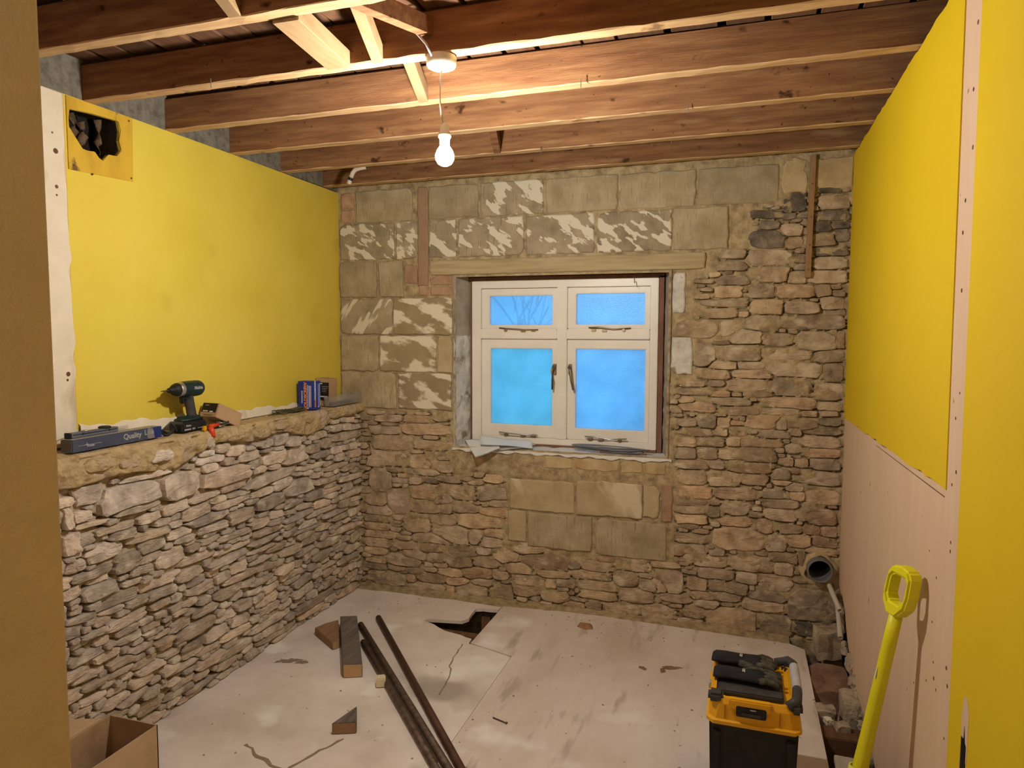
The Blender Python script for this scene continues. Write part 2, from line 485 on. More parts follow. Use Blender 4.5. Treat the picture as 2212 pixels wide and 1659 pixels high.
CLEARP = mk('cloudy_plastic', [(.40, .38, .35), (.5, .48, .44)], scale=9, rough=.3, bump=.1)
_b = CLEARP.node_tree.nodes['Principled BSDF']
_b.inputs['Alpha'].default_value = .30
TREEM = mk('bare_branch_bark', [(.05, .06, .06), (.09, .10, .10)], scale=8, rough=.9)

def glass_mat(name, clear, tint=(.92, .97, 1)):
    m = bpy.data.materials.new(name)
    m.use_nodes = True
    nt = m.node_tree
    N, L = nt.nodes, nt.links
    N.clear()
    out = N.new('ShaderNodeOutputMaterial')
    tl = N.new('ShaderNodeBsdfTranslucent')
    tr = N.new('ShaderNodeBsdfTransparent')
    gl = N.new('ShaderNodeBsdfGlossy')
    gl.inputs['Roughness'].default_value = .25
    m1 = N.new('ShaderNodeMixShader')
    m2 = N.new('ShaderNodeMixShader')
    nz = N.new('ShaderNodeTexNoise')
    nz.inputs['Scale'].default_value = 7
    nz.inputs['Detail'].default_value = 5
    tc = N.new('ShaderNodeTexCoord')
    L.new(tc.outputs['Object'], nz.inputs['Vector'])
    rp = ramp(nt, [(.3, tuple(.86 * t for t in tint)), (.7, tint)])
    L.new(nz.outputs['Fac'], rp.inputs[0])
    L.new(rp.outputs[0], tl.inputs['Color'])
    nb = N.new('ShaderNodeTexNoise')
    nb.inputs['Scale'].default_value = 160
    L.new(tc.outputs['Object'], nb.inputs['Vector'])
    bu = N.new('ShaderNodeBump')
    bu.inputs['Strength'].default_value = .5
    bu.inputs['Distance'].default_value = .004
    L.new(nb.outputs['Fac'], bu.inputs['Height'])
    L.new(bu.outputs[0], gl.inputs['Normal'])
    L.new(bu.outputs[0], tl.inputs['Normal'])
    m1.inputs[0].default_value = clear
    L.new(tl.outputs[0], m1.inputs[1])
    L.new(tr.outputs[0], m1.inputs[2])
    m2.inputs[0].default_value = .03
    L.new(m1.outputs[0], m2.inputs[1])
    L.new(gl.outputs[0], m2.inputs[2])
    L.new(m2.outputs[0], out.inputs[0])
    return m
FROST = glass_mat('frosted_glass', .12)
FROST_G = glass_mat('teal_frosted_glass', .12, (.80, .98, .90))
FROST_T = glass_mat('streaky_frosted_glass', .42)

def emis(name, c, s):
    m = bpy.data.materials.new(name)
    m.use_nodes = True
    nt = m.node_tree
    nt.nodes.clear()
    o = nt.nodes.new('ShaderNodeOutputMaterial')
    e = nt.nodes.new('ShaderNodeEmission')
    e.inputs[0].default_value = (*c, 1)
    e.inputs[1].default_value = s
    nt.links.new(e.outputs[0], o.inputs[0])
    return m
BULB = emis('lit_bulb_glass', BULB_COLOR, BULB_STRENGTH)
# ================================================================== THE SETTING
# ---- rubble masonry: layout in wall coordinates (u along the wall, v up), every stone a mesh
def fill_layout(hand, blocked, u0, u1, v0, v1, seed, passes):
    r = np.random.RandomState(seed)
    res = .006
    nu, nv = int((u1 - u0) / res) + 1, int((v1 - v0) / res) + 1
    occ = np.zeros((nv, nu), bool)
    U = u0 + (np.arange(nu) + .5) * res
    V = v0 + (np.arange(nv) + .5) * res
    UU, VV = np.meshgrid(U, V)
    occ |= blocked(UU, VV)
    sites = []
    def put(cu, cv, w_, h_, rot):
        sites.append((cu, cv, w_ / 2, h_ / 2, rot))
        a0, a1 = int((cu - w_ * .5 - u0) / res), int((cu + w_ * .5 - u0) / res) + 1
        b0, b1 = int((cv - h_ * .5 - v0) / res), int((cv + h_ * .5 - v0) / res) + 1
        a0, b0 = max(a0, 0), max(b0, 0)
        if a1 <= a0 or b1 <= b0:
            return
        su, sv = UU[b0:b1, a0:a1], VV[b0:b1, a0:a1]
        occ[b0:b1, a0:a1] |= (np.abs((su - cu) / (w_ / 2)) ** 4 + np.abs((sv - cv) / (h_ / 2)) ** 4) < .85
    for (cu, cv, w_, h_) in hand:
        put(cu, cv, w_ * 1.12, h_ * 1.15, r.uniform(-.05, .05))
    for (wa, wb, ha, hb, n, tol) in passes:
        for _ in range(n):
            w_, h_ = r.uniform(wa, wb), r.uniform(ha, hb)
            cu, cv = r.uniform(u0, u1), r.uniform(v0, v1)
            a0, a1 = int((cu - w_ * .46 - u0) / res), int((cu + w_ * .46 - u0) / res) + 1
            b0, b1 = int((cv - h_ * .46 - v0) / res), int((cv + h_ * .46 - v0) / res) + 1
            if a0 < 0 or b0 < 0 or a1 > nu or b1 > nv:
                continue
            if occ[b0:b1, a0:a1].mean() <= tol:
                put(cu, cv, w_, h_, r.uniform(-.08, .08))
    return np.array(sites)

def stone_outlines(S, seed, lim):
    r = np.random.RandomState(seed)
    NA = 22
    an = np.linspace(0, 2 * np.pi, NA, endpoint=False)
    ts = np.linspace(.25, 1.0, 15)
    out = []
    for i, (cu, cv, hw, hh, rot) in enumerate(S):
        a = an + r.uniform(-.10, .10, NA)
        ca, sa = np.cos(a), np.sin(a)
        # convex broken shape: four sides plus corner cuts, in the stone's own stretched frame
        R = np.full(NA, 9.)
        for k in range(4):
            t = k * np.pi / 2 + r.uniform(-.11, .11)
            R = np.minimum(R, r.uniform(.90, 1.03) / np.maximum(ca * np.cos(t) + sa * np.sin(t), 1e-3))
            t = k * np.pi / 2 + np.pi / 4 + r.uniform(-.35, .35)
            R = np.minimum(R, r.uniform(1.0, 1.38) / np.maximum(ca * np.cos(t) + sa * np.sin(t), 1e-3))
        R = R * (1 + r.uniform(-.035, .035, NA))
        du, dv = ca * hw, sa * hh
        cr, sr = np.cos(rot), np.sin(rot)
        du, dv = du * cr - dv * sr, du * sr + dv * cr
        tt = ts[None, :] * R[:, None]
        PU, PV = cu + du[:, None] * tt, cv + dv[:, None] * tt
        near = (np.abs(S[:, 0] - cu) < (S[:, 2] + hw) * 1.2) & (np.abs(S[:, 1] - cv) < (S[:, 3] + hh) * 1.2)
        near[i] = False
        ok = np.ones(PU.shape, bool)
        di = (np.abs((PU - cu) / hw) ** 4 + np.abs((PV - cv) / hh) ** 4) ** .25
        for j in np.nonzero(near)[0]:
            dj = (np.abs((PU - S[j, 0]) / S[j, 2]) ** 4 + np.abs((PV - S[j, 1]) / S[j, 3]) ** 4) ** .25
            ok &= di * 1.035 <= dj
        ok &= lim(PU, PV)
        ok = np.logical_and.accumulate(ok, axis=1)
        n = ok.sum(1)
        t = np.where(n > 0, tt[np.arange(NA), np.maximum(n - 1, 0)], tt[:, 0] * .5) * .985
        out.append((cu, cv, du * t, dv * t))
    return out

def stone_mesh(o, r, proud, deep=.05, tilt=.05):
    """local verts (u, v, n): n is out of the wall"""
    cu, cv, pu, pv = o
    NA = len(pu)
    sz = math.sqrt(max(np.ptp(pu) * np.ptp(pv), 1e-6))
    tu, tv = r.uniform(-tilt, tilt), r.uniform(-tilt, tilt) - .03
    edge = min(.008, .11 * sz + .002)
    fr = [.36, .68, .92, 1.0, 1.0]
    dn = [0, -.0008, -edge * .28, -edge, -deep]
    oc = r.uniform(0, 40, 3)
    rel = lambda u, v: .0065 * min(1, sz / .07) * fbm(np.stack([u * .7 + cu, v * 1.5 + cv, np.zeros_like(u)], -1) + oc, 26, 2)
    V = [(0, 0, proud + float(rel(np.zeros(1), np.zeros(1))[0]))]
    for q, (f, d) in enumerate(zip(fr, dn)):
        jit = r.normal(0, .0009 if q < 2 else .0016, NA) * min(1, sz / .06)
        u, v = pu * f, pv * f
        n = proud + d + tu * u + tv * v + (jit + rel(u, v) if q < 4 else 0)
        V += list(zip(u, v, n))
    F = []
    for k in range(NA):
        F.append((0, 1 + k, 1 + (k + 1) % NA))
    for q in range(4):
        A, B = 1 + q * NA, 1 + (q + 1) * NA
        for k in range(NA):
            F.append((A + k, B + k, B + (k + 1) % NA, A + (k + 1) % NA))
    return V, F

def make_stones(parent, outs, tow, flip, mat_of, seed, small, proud=(-.002, .008), tilt=.06, keep=300):
    """tow(u,v,n) -> world; the `keep` largest are objects, the rest one joined part"""
    r = np.random.RandomState(seed)
    area = [np.ptp(o[2]) * np.ptp(o[3]) for o in outs]
    order = np.argsort(area)[::-1]
    big = set(order[:keep].tolist())
    RV, RF = [], []
    for i, o in enumerate(outs):
        if area[i] < .00018:
            continue
        V, F = stone_mesh(o, r, r.uniform(*proud), tilt=tilt)
        if flip:
            F = [f[::-1] for f in F]
        c = Vector(tow(o[0], o[1], 0))
        if i in big:
            P = [Vector(tow(o[0] + a, o[1] + b, n)) - c for a, b, n in V]
            link('stone', pyd('stone', P, F), mat_of(o, r), parent, c)
        else:
            b0 = len(RV)
            RV += [Vector(tow(o[0] + a, o[1] + b, n)) for a, b, n in V]
            RF += [tuple(x + b0 for x in f) for f in F]
    if RV:
        s = link('small_stones', pyd('small_stones', RV, RF), small, parent)
        s['kind'] = 'stuff'

def mortar_grid(name, parent, u0, u1, v0, v1, step, tow, depth_fn, hole, mat, flip):
    nu, nv = int(round((u1 - u0) / step)) + 1, int(round((v1 - v0) / step)) + 1
    U, V = np.meshgrid(np.linspace(u0, u1, nu), np.linspace(v0, v1, nv))
    n = depth_fn(U, V)
    P = [tow(a, b, c) for a, b, c in zip(U.ravel(), V.ravel(), n.ravel())]
    inside = hole(U, V)
    F = []
    for j in range(nv - 1):
        for i in range(nu - 1):
            if inside[j, i] and inside[j + 1, i] and inside[j, i + 1] and inside[j + 1, i + 1]:
                continue
            a = j * nu + i
            f = (a, a + 1, a + nu + 1, a + nu)
            F.append(f[::-1] if flip else f)
    return link(name, pyd(name, P, F, True), mat, parent)

# ---------------------------------------------------------------- back wall (faces -y)
tow_b = lambda u, v, n: (u, YB - n, v)
wall_back = struct('wall_back', label='bare rubble stone and concrete block wall around the window')
WO = (-1.585, -.335, .905, 1.918)     # window opening at the wall face: x0 x1 z0 z1

BLK = []                               # (x0,x1,z0,z1,material)
rowz = [(2.247, 2.436), (2.022, 2.237), (1.797, 2.012), (1.572, 1.787), (1.347, 1.562), (1.122, 1.337)]
R1 = [(-2.222, -1.845, BLOCK), (-1.738, -1.426, BLOCK), (-1.414, -1.041, BLOCK_P), (-1.028, -.628, BLOCK), (-.616, -.222, BLOCK), (-.208, .186, BLOCK)]
R2 = [(-2.332, -1.966, BLOCK_P), (-1.948, -1.812, BLOCK_P), (-1.733, -1.566, BLOCK_P), (-1.549, -1.156, BLOCK_P), (-1.142, -.754, BLOCK_P), (-.736, -.341, BLOCK_P), (-.329, -.053, BLOCK)]
R3 = [(-2.336, -2.087, BLOCK), (-2.068, -1.91, BLOCK)]
R4 = [(-2.333, -1.985, BLOCK_PR), (-1.974, -1.592, BLOCK_W)]
R5 = [(-2.337, -2.080, BLOCK), (-2.067, -1.696, BLOCK_W), (-1.685, -1.592, BLOCK_T)]
R6 = [(-2.335, -1.960, BLOCK), (-1.944, -1.600, BLOCK_W)]
for row, (z0, z1) in zip((R1, R2, R3, R4, R5, R6), rowz):
    for x0, x1, m in row:
        BLK.append((x0, x1, z0, z1, m))
BLK += [(-1.235, -.850, .562, .742, BLOCK_T), (-.838, -.468, .562, .756, BLOCK_T), (-1.124, -.747, .352, .550, BLOCK), (-.728, -.337, .338, .546, BLOCK),
        (-1.242, -1.134, .372, .552, BLOCK_T), (-.462, -.378, .575, .752, BLOCK_T),
        (-.327, -.262, 1.690, 1.900, PAINTW), (-.327, -.222, 1.362, 1.562, PAINTW)]
BRK = [(-2.325, -2.235, 2.335, 2.43), (-2.325, -2.235, 2.250, 2.325),
       (-1.898, -1.815, 1.872, 1.985), (-1.730, -1.592, 1.862, 1.918), (-1.805, -1.740, 1.800, 1.865), (-1.730, -1.592, 1.800, 1.855),
       (-.368, -.308, .558, .765)]
LINT = (-1.728, -.165, 1.922, 2.005)

def on_block(U, V, g=.004):
    m = np.zeros(np.shape(U), bool)
    for x0, x1, z0, z1, _ in BLK:
        m |= (U > x0 - g) & (U < x1 + g) & (V > z0 - g) & (V < z1 + g)
    for x0, x1, z0, z1 in BRK:
        m |= (U > x0 - g) & (U < x1 + g) & (V > z0 - g) & (V < z1 + g)
    return m

def in_window(U, V, g=0):
    return (U > WO[0] - g) & (U < WO[1] + g) & (V > WO[2] - g) & (V < WO[3] + g)

def edge_v(U):            # lower edge of the blockwork left of the window, and its right-hand toothing
    return 1.118 + .012 * np.sin(U * 17)

def blockwork(U, V):
    """where the wall is blocks and flush mortar rather than rubble"""
    U, V = np.asarray(U), np.asarray(V)
    top = (V > 2.01) & (U < .04 + .10 * np.clip((V - 2.0) / .44, 0, 1) + .02 * np.sin(V * 40))
    topr = (V > 2.30) & (U < .52)
    lft = (U < -1.585) & (V > edge_v(U))
    lint = (U > -1.75) & (U < -.10) & (V > 1.90)
    under = (U > -1.26) & (U < -.295) & (V > .335 + .03 * np.sin(U * 9)) & (V < .93)
    smear = (U > -1.62) & (U < -.30) & (V > .80 + .03 * np.sin(U * 6)) & (V < .93)
    smear2 = (U > -1.60) & (U < -1.25) & (V > .70 + .10 * np.sin((U + 1.6) * 5)) & (V < .93)
    jamb = (U > -.345) & (U < -.215) & (V > 1.34) & (V < 1.93)
    return top | topr | lft | lint | under | smear | smear2 | jamb

def blocked_b(U, V):
    return blockwork(U, V) | in_window(U, V, .01) | on_block(U, V) | (np.hypot(U - .433, V - .386) < .085)

HB=[(266,2243,103,86),(446,2234,143,68),(53,2200,145,48),(440,2165,154,46),(388,2117,84,54),(478,2119,82,34),(482,2069,67,58),(402,2051,115,62),(435,1992,162,46),(432,1934,159,62),(251,2104,111,56),(140,2063,166,92),(268,2038,82,51),(152,1967,215,76),(34,2126,127,20),(146,2132,98,48),(168,1885,159,80),(284,1866,89,63),(423,1866,174,66),(-24,1857,164,48),(-45,1802,133,61),(121,1802,122,72),(279,1798,178,68),(411,1801,72,62),(482,1779,53,27),(-64,1741,221,37),(-86,1690,174,49),(146,1720,152,76),(311,1714,163,60),(453,1738,108,62),(125,1637,168,81),(371,1640,278,71),(-200,1608,202,91),(-30,1610,98,78),(46,1568,163,74),(204,1554,151,60),(386,1542,183,95),(496,1554,32,86),(-156,1471,104,117),(19,1482,207,82),(246,1480,233,56),(447,1471,138,64),(-64,1418,142,41),(78,1419,140,37),(282,1400,254,73),(468,1390,87,98),(-98,1368,151,50),(82,1372,209,41),(-88,1322,72,33),(61,1316,194,62),(274,1314,188,93),(448,1292,128,88),(-201,1276,171,38),(-68,1265,96,33),(-244,1228,82,38),(-20,1229,190,42),(263,1230,252,57),(457,1219,113,44),(-241,1110,104,39),(-136,1118,96,61),(50,1180,150,45),(227,1186,177,37),(366,1177,68,29),(-52,1116,72,50),(144,1127,161,67),(231,1117,56,48),(338,1116,143,51),(460,1140,103,36),(-199,1058,193,39),(-66,1064,66,38),(15,1072,76,46),(196,1065,157,38),(305,1089,48,52),(421,1092,177,33),(-242,1003,105,51),(-114,1008,129,39),(0,1018,72,46),(140,1017,204,38),(127,952,176,76),(294,996,76,45),(421,1034,181,56),(426,980,175,44),(-239,943,101,62),(-131,947,107,58),(-26,947,102,46),(-208,883,169,47),(-80,889,81,42),(86,885,249,60),(263,924,73,41),(334,923,68,44),(442,922,140,51),(237,859,94,56),(306,881,45,30),(419,849,192,70),(-203,812,154,78),(-49,815,154,85),(104,822,145,53),(-196,736,187,67),(12,742,213,62),(205,752,108,53),(320,750,72,45),(440,753,155,70),(-205,675,165,39),(-210,635,161,39),(-92,633,59,47),(20,664,137,73),(238,704,170,49),(363,693,44,44),(238,645,154,61),(444,648,128,82),(-208,584,158,47),(19,588,160,46),(166,578,78,76),(294,574,114,45),(394,580,85,45),(476,576,77,60),(-209,479,151,51),(36,500,257,116),(225,493,105,88),(336,516,117,64),(458,522,121,60),(-262,408,57,56),(-181,422,98,51),(-103,363,174,66),(76,372,155,85),(184,368,61,70),(265,421,154,57),(264,365,91,76),(351,428,31,76),(446,472,142,37),(-70,299,192,58),(84,291,115,62),(227,280,168,84),(-162,231,112,64),(-72,234,96,63),(35,226,116,71),(187,202,185,62),(-142,170,120,48),(-7,178,132,48),(170,153,207,62),(-115,125,112,48),(407,179,226,176),(-177,73,106,72),(9,54,249,126),(-199,14,137,40),(234,56,170,101),(391,58,158,76),(-318,229,139,128),(-2021,1062,189,48),(-1814,1061,204,47),(-2042,985,211,57),(-1775,1002,325,66),(-1986,912,262,96),(-2019,805,274,105),(-1787,800,188,94),(-1643,771,100,46),(-1987,745,137,39),(-1505,771,176,38),(-1800,742,215,38),(-1619,708,149,37),(-1768,617,210,86),(-1555,632,218,84),(-1350,639,192,83),(-2075,674,154,140),(-1952,546,157,144),(-1771,520,195,62),(-1511,536,167,60),(-1336,522,183,60),(-1302,587,115,45),(-1626,599,65,66),(-2106,548,150,78),(-2083,482,198,58),(-2089,428,187,49),(-2100,378,167,50),(-2074,332,220,48),(-1826,417,171,115),(-1660,456,172,66),(-1402,473,296,93),(-1613,374,246,104),(-1442,372,107,84),(-1320,402,153,64),(-1359,352,154,64),(-1737,334,245,67),(-1727,274,163,76),(-2101,275,167,59),(-1846,223,156,58),(-1919,182,220,68),(-1712,227,112,77),(-1540,273,189,57),(-1398,292,97,46),(-1258,278,161,84),(-1555,210,159,66),(-1384,223,165,56),(-1132,332,225,74),(-1020,264,276,104),(-847,264,71,49),(-723,266,157,71),(-760,325,282,54),(-516,302,186,78),(-1178,213,151,64),(-969,199,192,46),(-749,215,229,61),(-557,214,136,89),(-2038,56,268,78),(-1870,70,57,49),(-1741,90,190,57),(-1566,86,140,48),(-1611,138,172,48),(-1437,148,196,66),(-1291,154,96,46),(-1107,138,178,64),(-1765,27,258,53),(-1611,33,50,48),(-1472,44,188,76),(-1402,104,127,47),(-1282,46,134,107),(-1135,80,160,64),(-1073,41,55,28),(-986,143,64,46),(-896,154,117,45),(-963,68,164,73),(-714,157,228,62),(-421,186,117,52),(-496,129,187,79),(-708,108,202,54),(-359,211,91,104),(-849,28,135,36),(-733,38,97,45),(-581,39,207,62),(-372,39,175,95)]
HL=[(1903,994,119,63),(2084,950,268,94),(2168,1014,236,22),(2350,940,200,99),(2618,925,307,78),(2514,985,86,46),(2997,949,219,62),(3166,936,224,83),(3302,942,124,49),(3433,955,101,53),(3687,966,416,48),(2940,855,387,49),(3041,804,170,53),(3173,757,261,77),(3132,679,171,31),(2675,869,184,38),(2476,859,199,28),(2652,798,237,29),(2864,797,181,34),(2919,736,234,57),(2710,722,204,56),(2434,804,185,52),(2306,854,146,45),(2116,899,218,29),(2175,844,118,35),(1874,926,73,38),(1818,932,34,70),(1916,888,134,18),(2005,848,178,28),(1882,836,76,41),(1825,836,68,72),(1957,770,158,62),(2056,703,110,61),(2165,778,201,33),(2322,741,138,39),(2181,732,143,56),(2274,652,158,68),(2481,759,235,33),(2524,712,186,34),(2495,660,145,26),(2677,639,225,30),(2421,606,211,38),(2649,581,247,26),(2902,595,234,35),(2878,554,203,19),(2859,515,192,19),(2846,463,170,28),(2884,414,141,28),(2623,537,257,29),(2212,571,219,44),(1926,637,143,52),(1892,706,209,27),(1841,752,98,41),(2119,650,108,34),(2848,359,181,28),(2684,433,222,30),(3315,682,173,44),(3442,743,256,28),(3697,709,250,30),(3285,847,245,28),(3528,803,241,30),(3463,679,181,34),(3695,611,264,30),(3385,578,301,29),(3155,602,251,27),(3240,508,275,21),(3536,532,285,22),(3622,413,283,30),(3202,400,179,24),(3431,383,226,32),(3443,246,196,29),(3642,227,233,30),(2009,573,193,51),(2095,532,110,36),(2055,474,208,41),(2209,478,124,26),(2309,408,84,24),(1851,559,114,27),(1899,484,123,23),(1954,379,124,31),(2102,339,123,25),(2170,376,99,21),(2221,317,101,21),(2394,296,239,45),(2592,277,140,37),(2705,290,123,46),(3029,357,153,37),(3193,184,194,47),(3303,90,406,42),(3630,28,235,42),(2258,245,123,26),(2396,236,159,28),(2474,175,146,28),(2644,175,216,33),(2631,98,229,42),(2911,128,307,39),(3217,47,250,34),(2975,44,380,30),(1993,292,122,22),(1884,296,123,23),(1884,246,117,28),(2157,241,156,26),(2316,161,168,22),(2579,58,130,30),(2423,36,195,23),(2287,68,168,25),(2059,162,135,30),(1993,225,88,24)]

hb = [tuple(x / 1000 for x in t) for t in HB]
hb = [t for t in hb if not (blocked_b(np.array(t[0]), np.array(t[1]))) and t[0] + t[2] / 2 < .545]
passes = [(.12, .24, .035, .065, 1600, .16), (.07, .16, .028, .05, 4000, .20), (.05, .11, .02, .036, 7000, .22), (.025, .06, .015, .028, 9000, .22)]
SB = fill_layout(hb, blocked_b, -2.235, .515, .0, 2.31, 5, passes)
OB = stone_outlines(SB, 6, lambda U, V: ~(in_window(U, V, .004) | (U > .522) | (V < .004) | (np.hypot(U - .433, V - .386) < .075)))

def grooves(U, V, outs, seed, share):
    r = np.random.RandomState(seed)
    G = np.zeros(U.shape)
    du, dv = U[0, 1] - U[0, 0], V[1, 0] - V[0, 0]
    for (cu, cv, pu, pv) in outs:
        lo = pv.min()
        if r.rand() > share:
            continue
        d = r.uniform(.014, .034)
        side = r.rand() < .3
        for a, b in zip(pu, pv):
            if b < lo * .55 or (side and a > pu.max() * .8):
                i = int(round((cu + a * 1.02 - U[0, 0]) / du))
                j = int(round((cv + b * 1.02 - .003 - V[0, 0]) / dv))
                if 1 <= j < G.shape[0] - 1 and 1 <= i < G.shape[1] - 2:
                    G[j, i - 1:i + 2] = np.maximum(G[j, i - 1:i + 2], d)
    return G

def mortar_depth_b(U, V):
    P = np.stack([U, V, np.zeros_like(U)], -1)
    bw = blockwork(U, V)
    rough = -.004 + .009 * fbm(P, 14, 3) - .022 * np.clip(fbm(P * np.array([.45, 1.5, 1]) + 5, 18, 2) - .35, 0, 1) * 1.6 - grooves(U, V, OB, 3, .80) + .003 * fbm(P, 60, 2)
    flush = -.006 + .003 * fbm(P, 20, 3) - .012 * np.clip(fbm(P + 9, 26, 2) - .45, 0, 1)
    sm = ((V > .75) & (V < .93) & (U > -1.62) & (U < -.30)) | ((U > .18) & (V > 2.30))
    flush = np.where(sm, flush + .006, flush)
    return np.where(bw, flush, rough)
mortar_grid('mortar_bed', wall_back, -2.36, .56, -.25, 2.62, .0085, tow_b, mortar_depth_b, lambda U, V: in_window(U, V, -.006) | (np.hypot(U - .433, V - .386) < .060), MORTAR, False)

def stone_mat_b(o, r):
    u, v = o[0], o[1]
    if v > 1.98 and u > .05 and r.rand() < .75:
        return STONE_DARK
    if v < .2 and u > .3 and r.rand() < .4:
        return STONE_DARK
    return STONE
make_stones(wall_back, OB, tow_b, False, stone_mat_b, 21, STONE)

def slab(name, u0, u1, v0, v1, tow, flip, mat, parent, r, proud=.004, jit=.0025, chip=.5, deep=.05):
    pts = []
    nu, nv = max(3, int((u1 - u0) / .035)), max(3, int((v1 - v0) / .035))
    cr = [(u0, v0), (u1, v0), (u1, v1), (u0, v1)]
    for k in range(4):
        a, b = cr[k], cr[(k + 1) % 4]
        n = nu if k % 2 == 0 else nv
        for i in range(n):
            t = i / n
            pts.append([a[0] + (b[0] - a[0]) * t, a[1] + (b[1] - a[1]) * t])
    cu, cv = (u0 + u1) / 2, (v0 + v1) / 2
    corner = [0, nu, nu + nv, 2 * nu + nv]
    out = []
    for i, p in enumerate(pts):
        ch = (r.uniform(.006, .012) if r.rand() < .15 else r.uniform(0, .003)) if i in corner else 0
        s = np.sign([cu - p[0], cv - p[1]])
        out.append((p[0] + r.normal(0, jit) + s[0] * ch - cu, p[1] + r.normal(0, jit) + s[1] * ch - cv))
    n = len(out)
    ins = [(a - np.sign(a) * .006, b - np.sign(b) * .006) for a, b in out]
    V = [(a, b, proud) for a, b in ins] + [(a, b, proud - .005) for a, b in out] + [(a, b, proud - deep) for a, b in out]
    F = [tuple(range(n))]
    for q in range(2):
        for k in range(n):
            F.append((q * n + k, (q + 1) * n + k, (q + 1) * n + (k + 1) % n, q * n + (k + 1) % n))
    if flip:
        F = [f[::-1] for f in F]
    c = Vector(tow(cu, cv, 0))
    P = [Vector(tow(cu + a, cv + b, d)) - c for a, b, d in V]
    me = pyd(name, P, F)
    return link(name, me, mat, parent, c)
rb = np.random.RandomState(31)
for x0, x1, z0, z1, m in BLK:
    slab('block', x0, x1, z0, z1, tow_b, False, m, wall_back, rb, proud=rb.uniform(.003, .009))
for x0, x1, z0, z1 in BRK:
    slab('brick', x0, x1, z0, z1, tow_b, False, BRICK, wall_back, rb, proud=.004, deep=.04)
# brick patches in the render under the sill
for x0, x1 in ((-1.02, -.86), (-.845, -.60), (-.59, -.47), (-.455, -.345)):
    slab('sill_brick', x0, x1, .815, .885, tow_b, False, SMEAR, wall_back, rb, proud=.006, deep=.03)
lt = slab('lintel', LINT[0], LINT[1], LINT[2], LINT[3], tow_b, False, WOOD_LINT, wall_back, rb, proud=.012, jit=.0015, deep=.16)
# vertical plaster chase left of the window
slab('chase_plaster', -1.808, -1.742, 1.86, 2.436, tow_b, False, REDPL, wall_back, rb, proud=.008, jit=.002, deep=.02)
# patch of smooth render in the upper right corner
slab('render_patch', .345, .52, 2.30, 2.45, tow_b, False, SMEAR, wall_back, rb, proud=.006, jit=.006, deep=.02)
slab('render_patch', .20, .315, 2.29, 2.45, tow_b, False, SMEAR, wall_back, rb, proud=.004, jit=.006, deep=.02)

# window reveals, soffit and sill (parts of the wall)
FY = 3.960                                # face of the window frame
FX0, FX1, FZ0, FZ1 = -1.520, -.415, .925, 1.892
def reveal(name, x0, x1, z0, z1, mat, amp):
    nu, nv = 14, max(4, int((z1 - z0) / .015))
    U, V = np.meshgrid(np.linspace(0, 1, nu), np.linspace(z0, z1, nv))
    d = amp * fbm(np.stack([U * .2, V, np.full_like(U, x0 * 7)], -1), 24, 3)
    s = 1 if x0 < -1 else -1
    P = [(x0 + (x1 - x0) * a + s * dd * min(1, 4 * a * (1.0 - a) + .25), YB - .006 + (FY + .05 - YB) * a, b) for a, b, dd in zip(U.ravel(), V.ravel(), d.ravel())]
    F = []
    for j in range(nv - 1):
        for i in range(nu - 1):
            a = j * nu + i
            f = (a, a + 1, a + nu + 1, a + nu)
            F.append(f if s > 0 else f[::-1])
    return link(name, pyd(name, P, F, True), mat, wall_back)
reveal('reveal', WO[0], FX0 - .008, 1.565, 1.925, PLASTERG, .006)
reveal('reveal', WO[0] + .004, FX0 - .006, .90, 1.568, PAINTW, .018)
reveal('reveal', WO[1] + .002, FX1 + .026, 1.34, 1.925, PLASTERG, .005)
reveal('reveal', WO[1], FX1 + .026, .90, 1.345, PLASTERG, .016)
# white painted sill bed, uneven front lip
nu, nv = 60, 14
U, V = np.meshgrid(np.linspace(WO[0] - .005, WO[1] + .02, nu), np.linspace(0, 1, nv))
zz = .903 + .010 * V + .006 * fbm(np.stack([U, V * .2, V * 0], -1), 16, 3)
yy = YB - .014 + .16 * V + np.where(V < .1, .008 * fbm(np.stack([U, V * 0, V * 0 + 4], -1), 14, 2), 0)
P = list(zip(U.ravel(), yy.ravel(), zz.ravel()))
P += [(x, y + .004, .888 + .004 * math.sin(x * 31) + .004 * math.sin(x * 73 + 1)) for x, y in zip(U[0], yy[0])]
F = []
for j in range(nv - 1):
    for i in range(nu - 1):
        a = j * nu + i
        F.append((a, a + 1, a + nu + 1, a + nu))
for i in range(nu - 1):
    F.append((nu * nv + i, nu * nv + i + 1, i + 1, i))
link('sill', pyd('sill', P, F, True), SILLW, wall_back)
# masonry behind the reveals so that no daylight leaks round the frame
prismo('outer_leaf', [(-3.2, 4.02, -.6), (1.4, 4.02, -.6), (1.4, 4.02, 3.4), (-3.2, 4.02, 3.4)], (0, .12, 0), GREYREND, wall_back,
       holes=[[(FX0 + .015, 4.02, FZ0 + .012), (FX1 - .015, 4.02, FZ0 + .012), (FX1 - .015, 4.02, FZ1 - .012), (FX0 + .015, 4.02, FZ1 - .012)]])

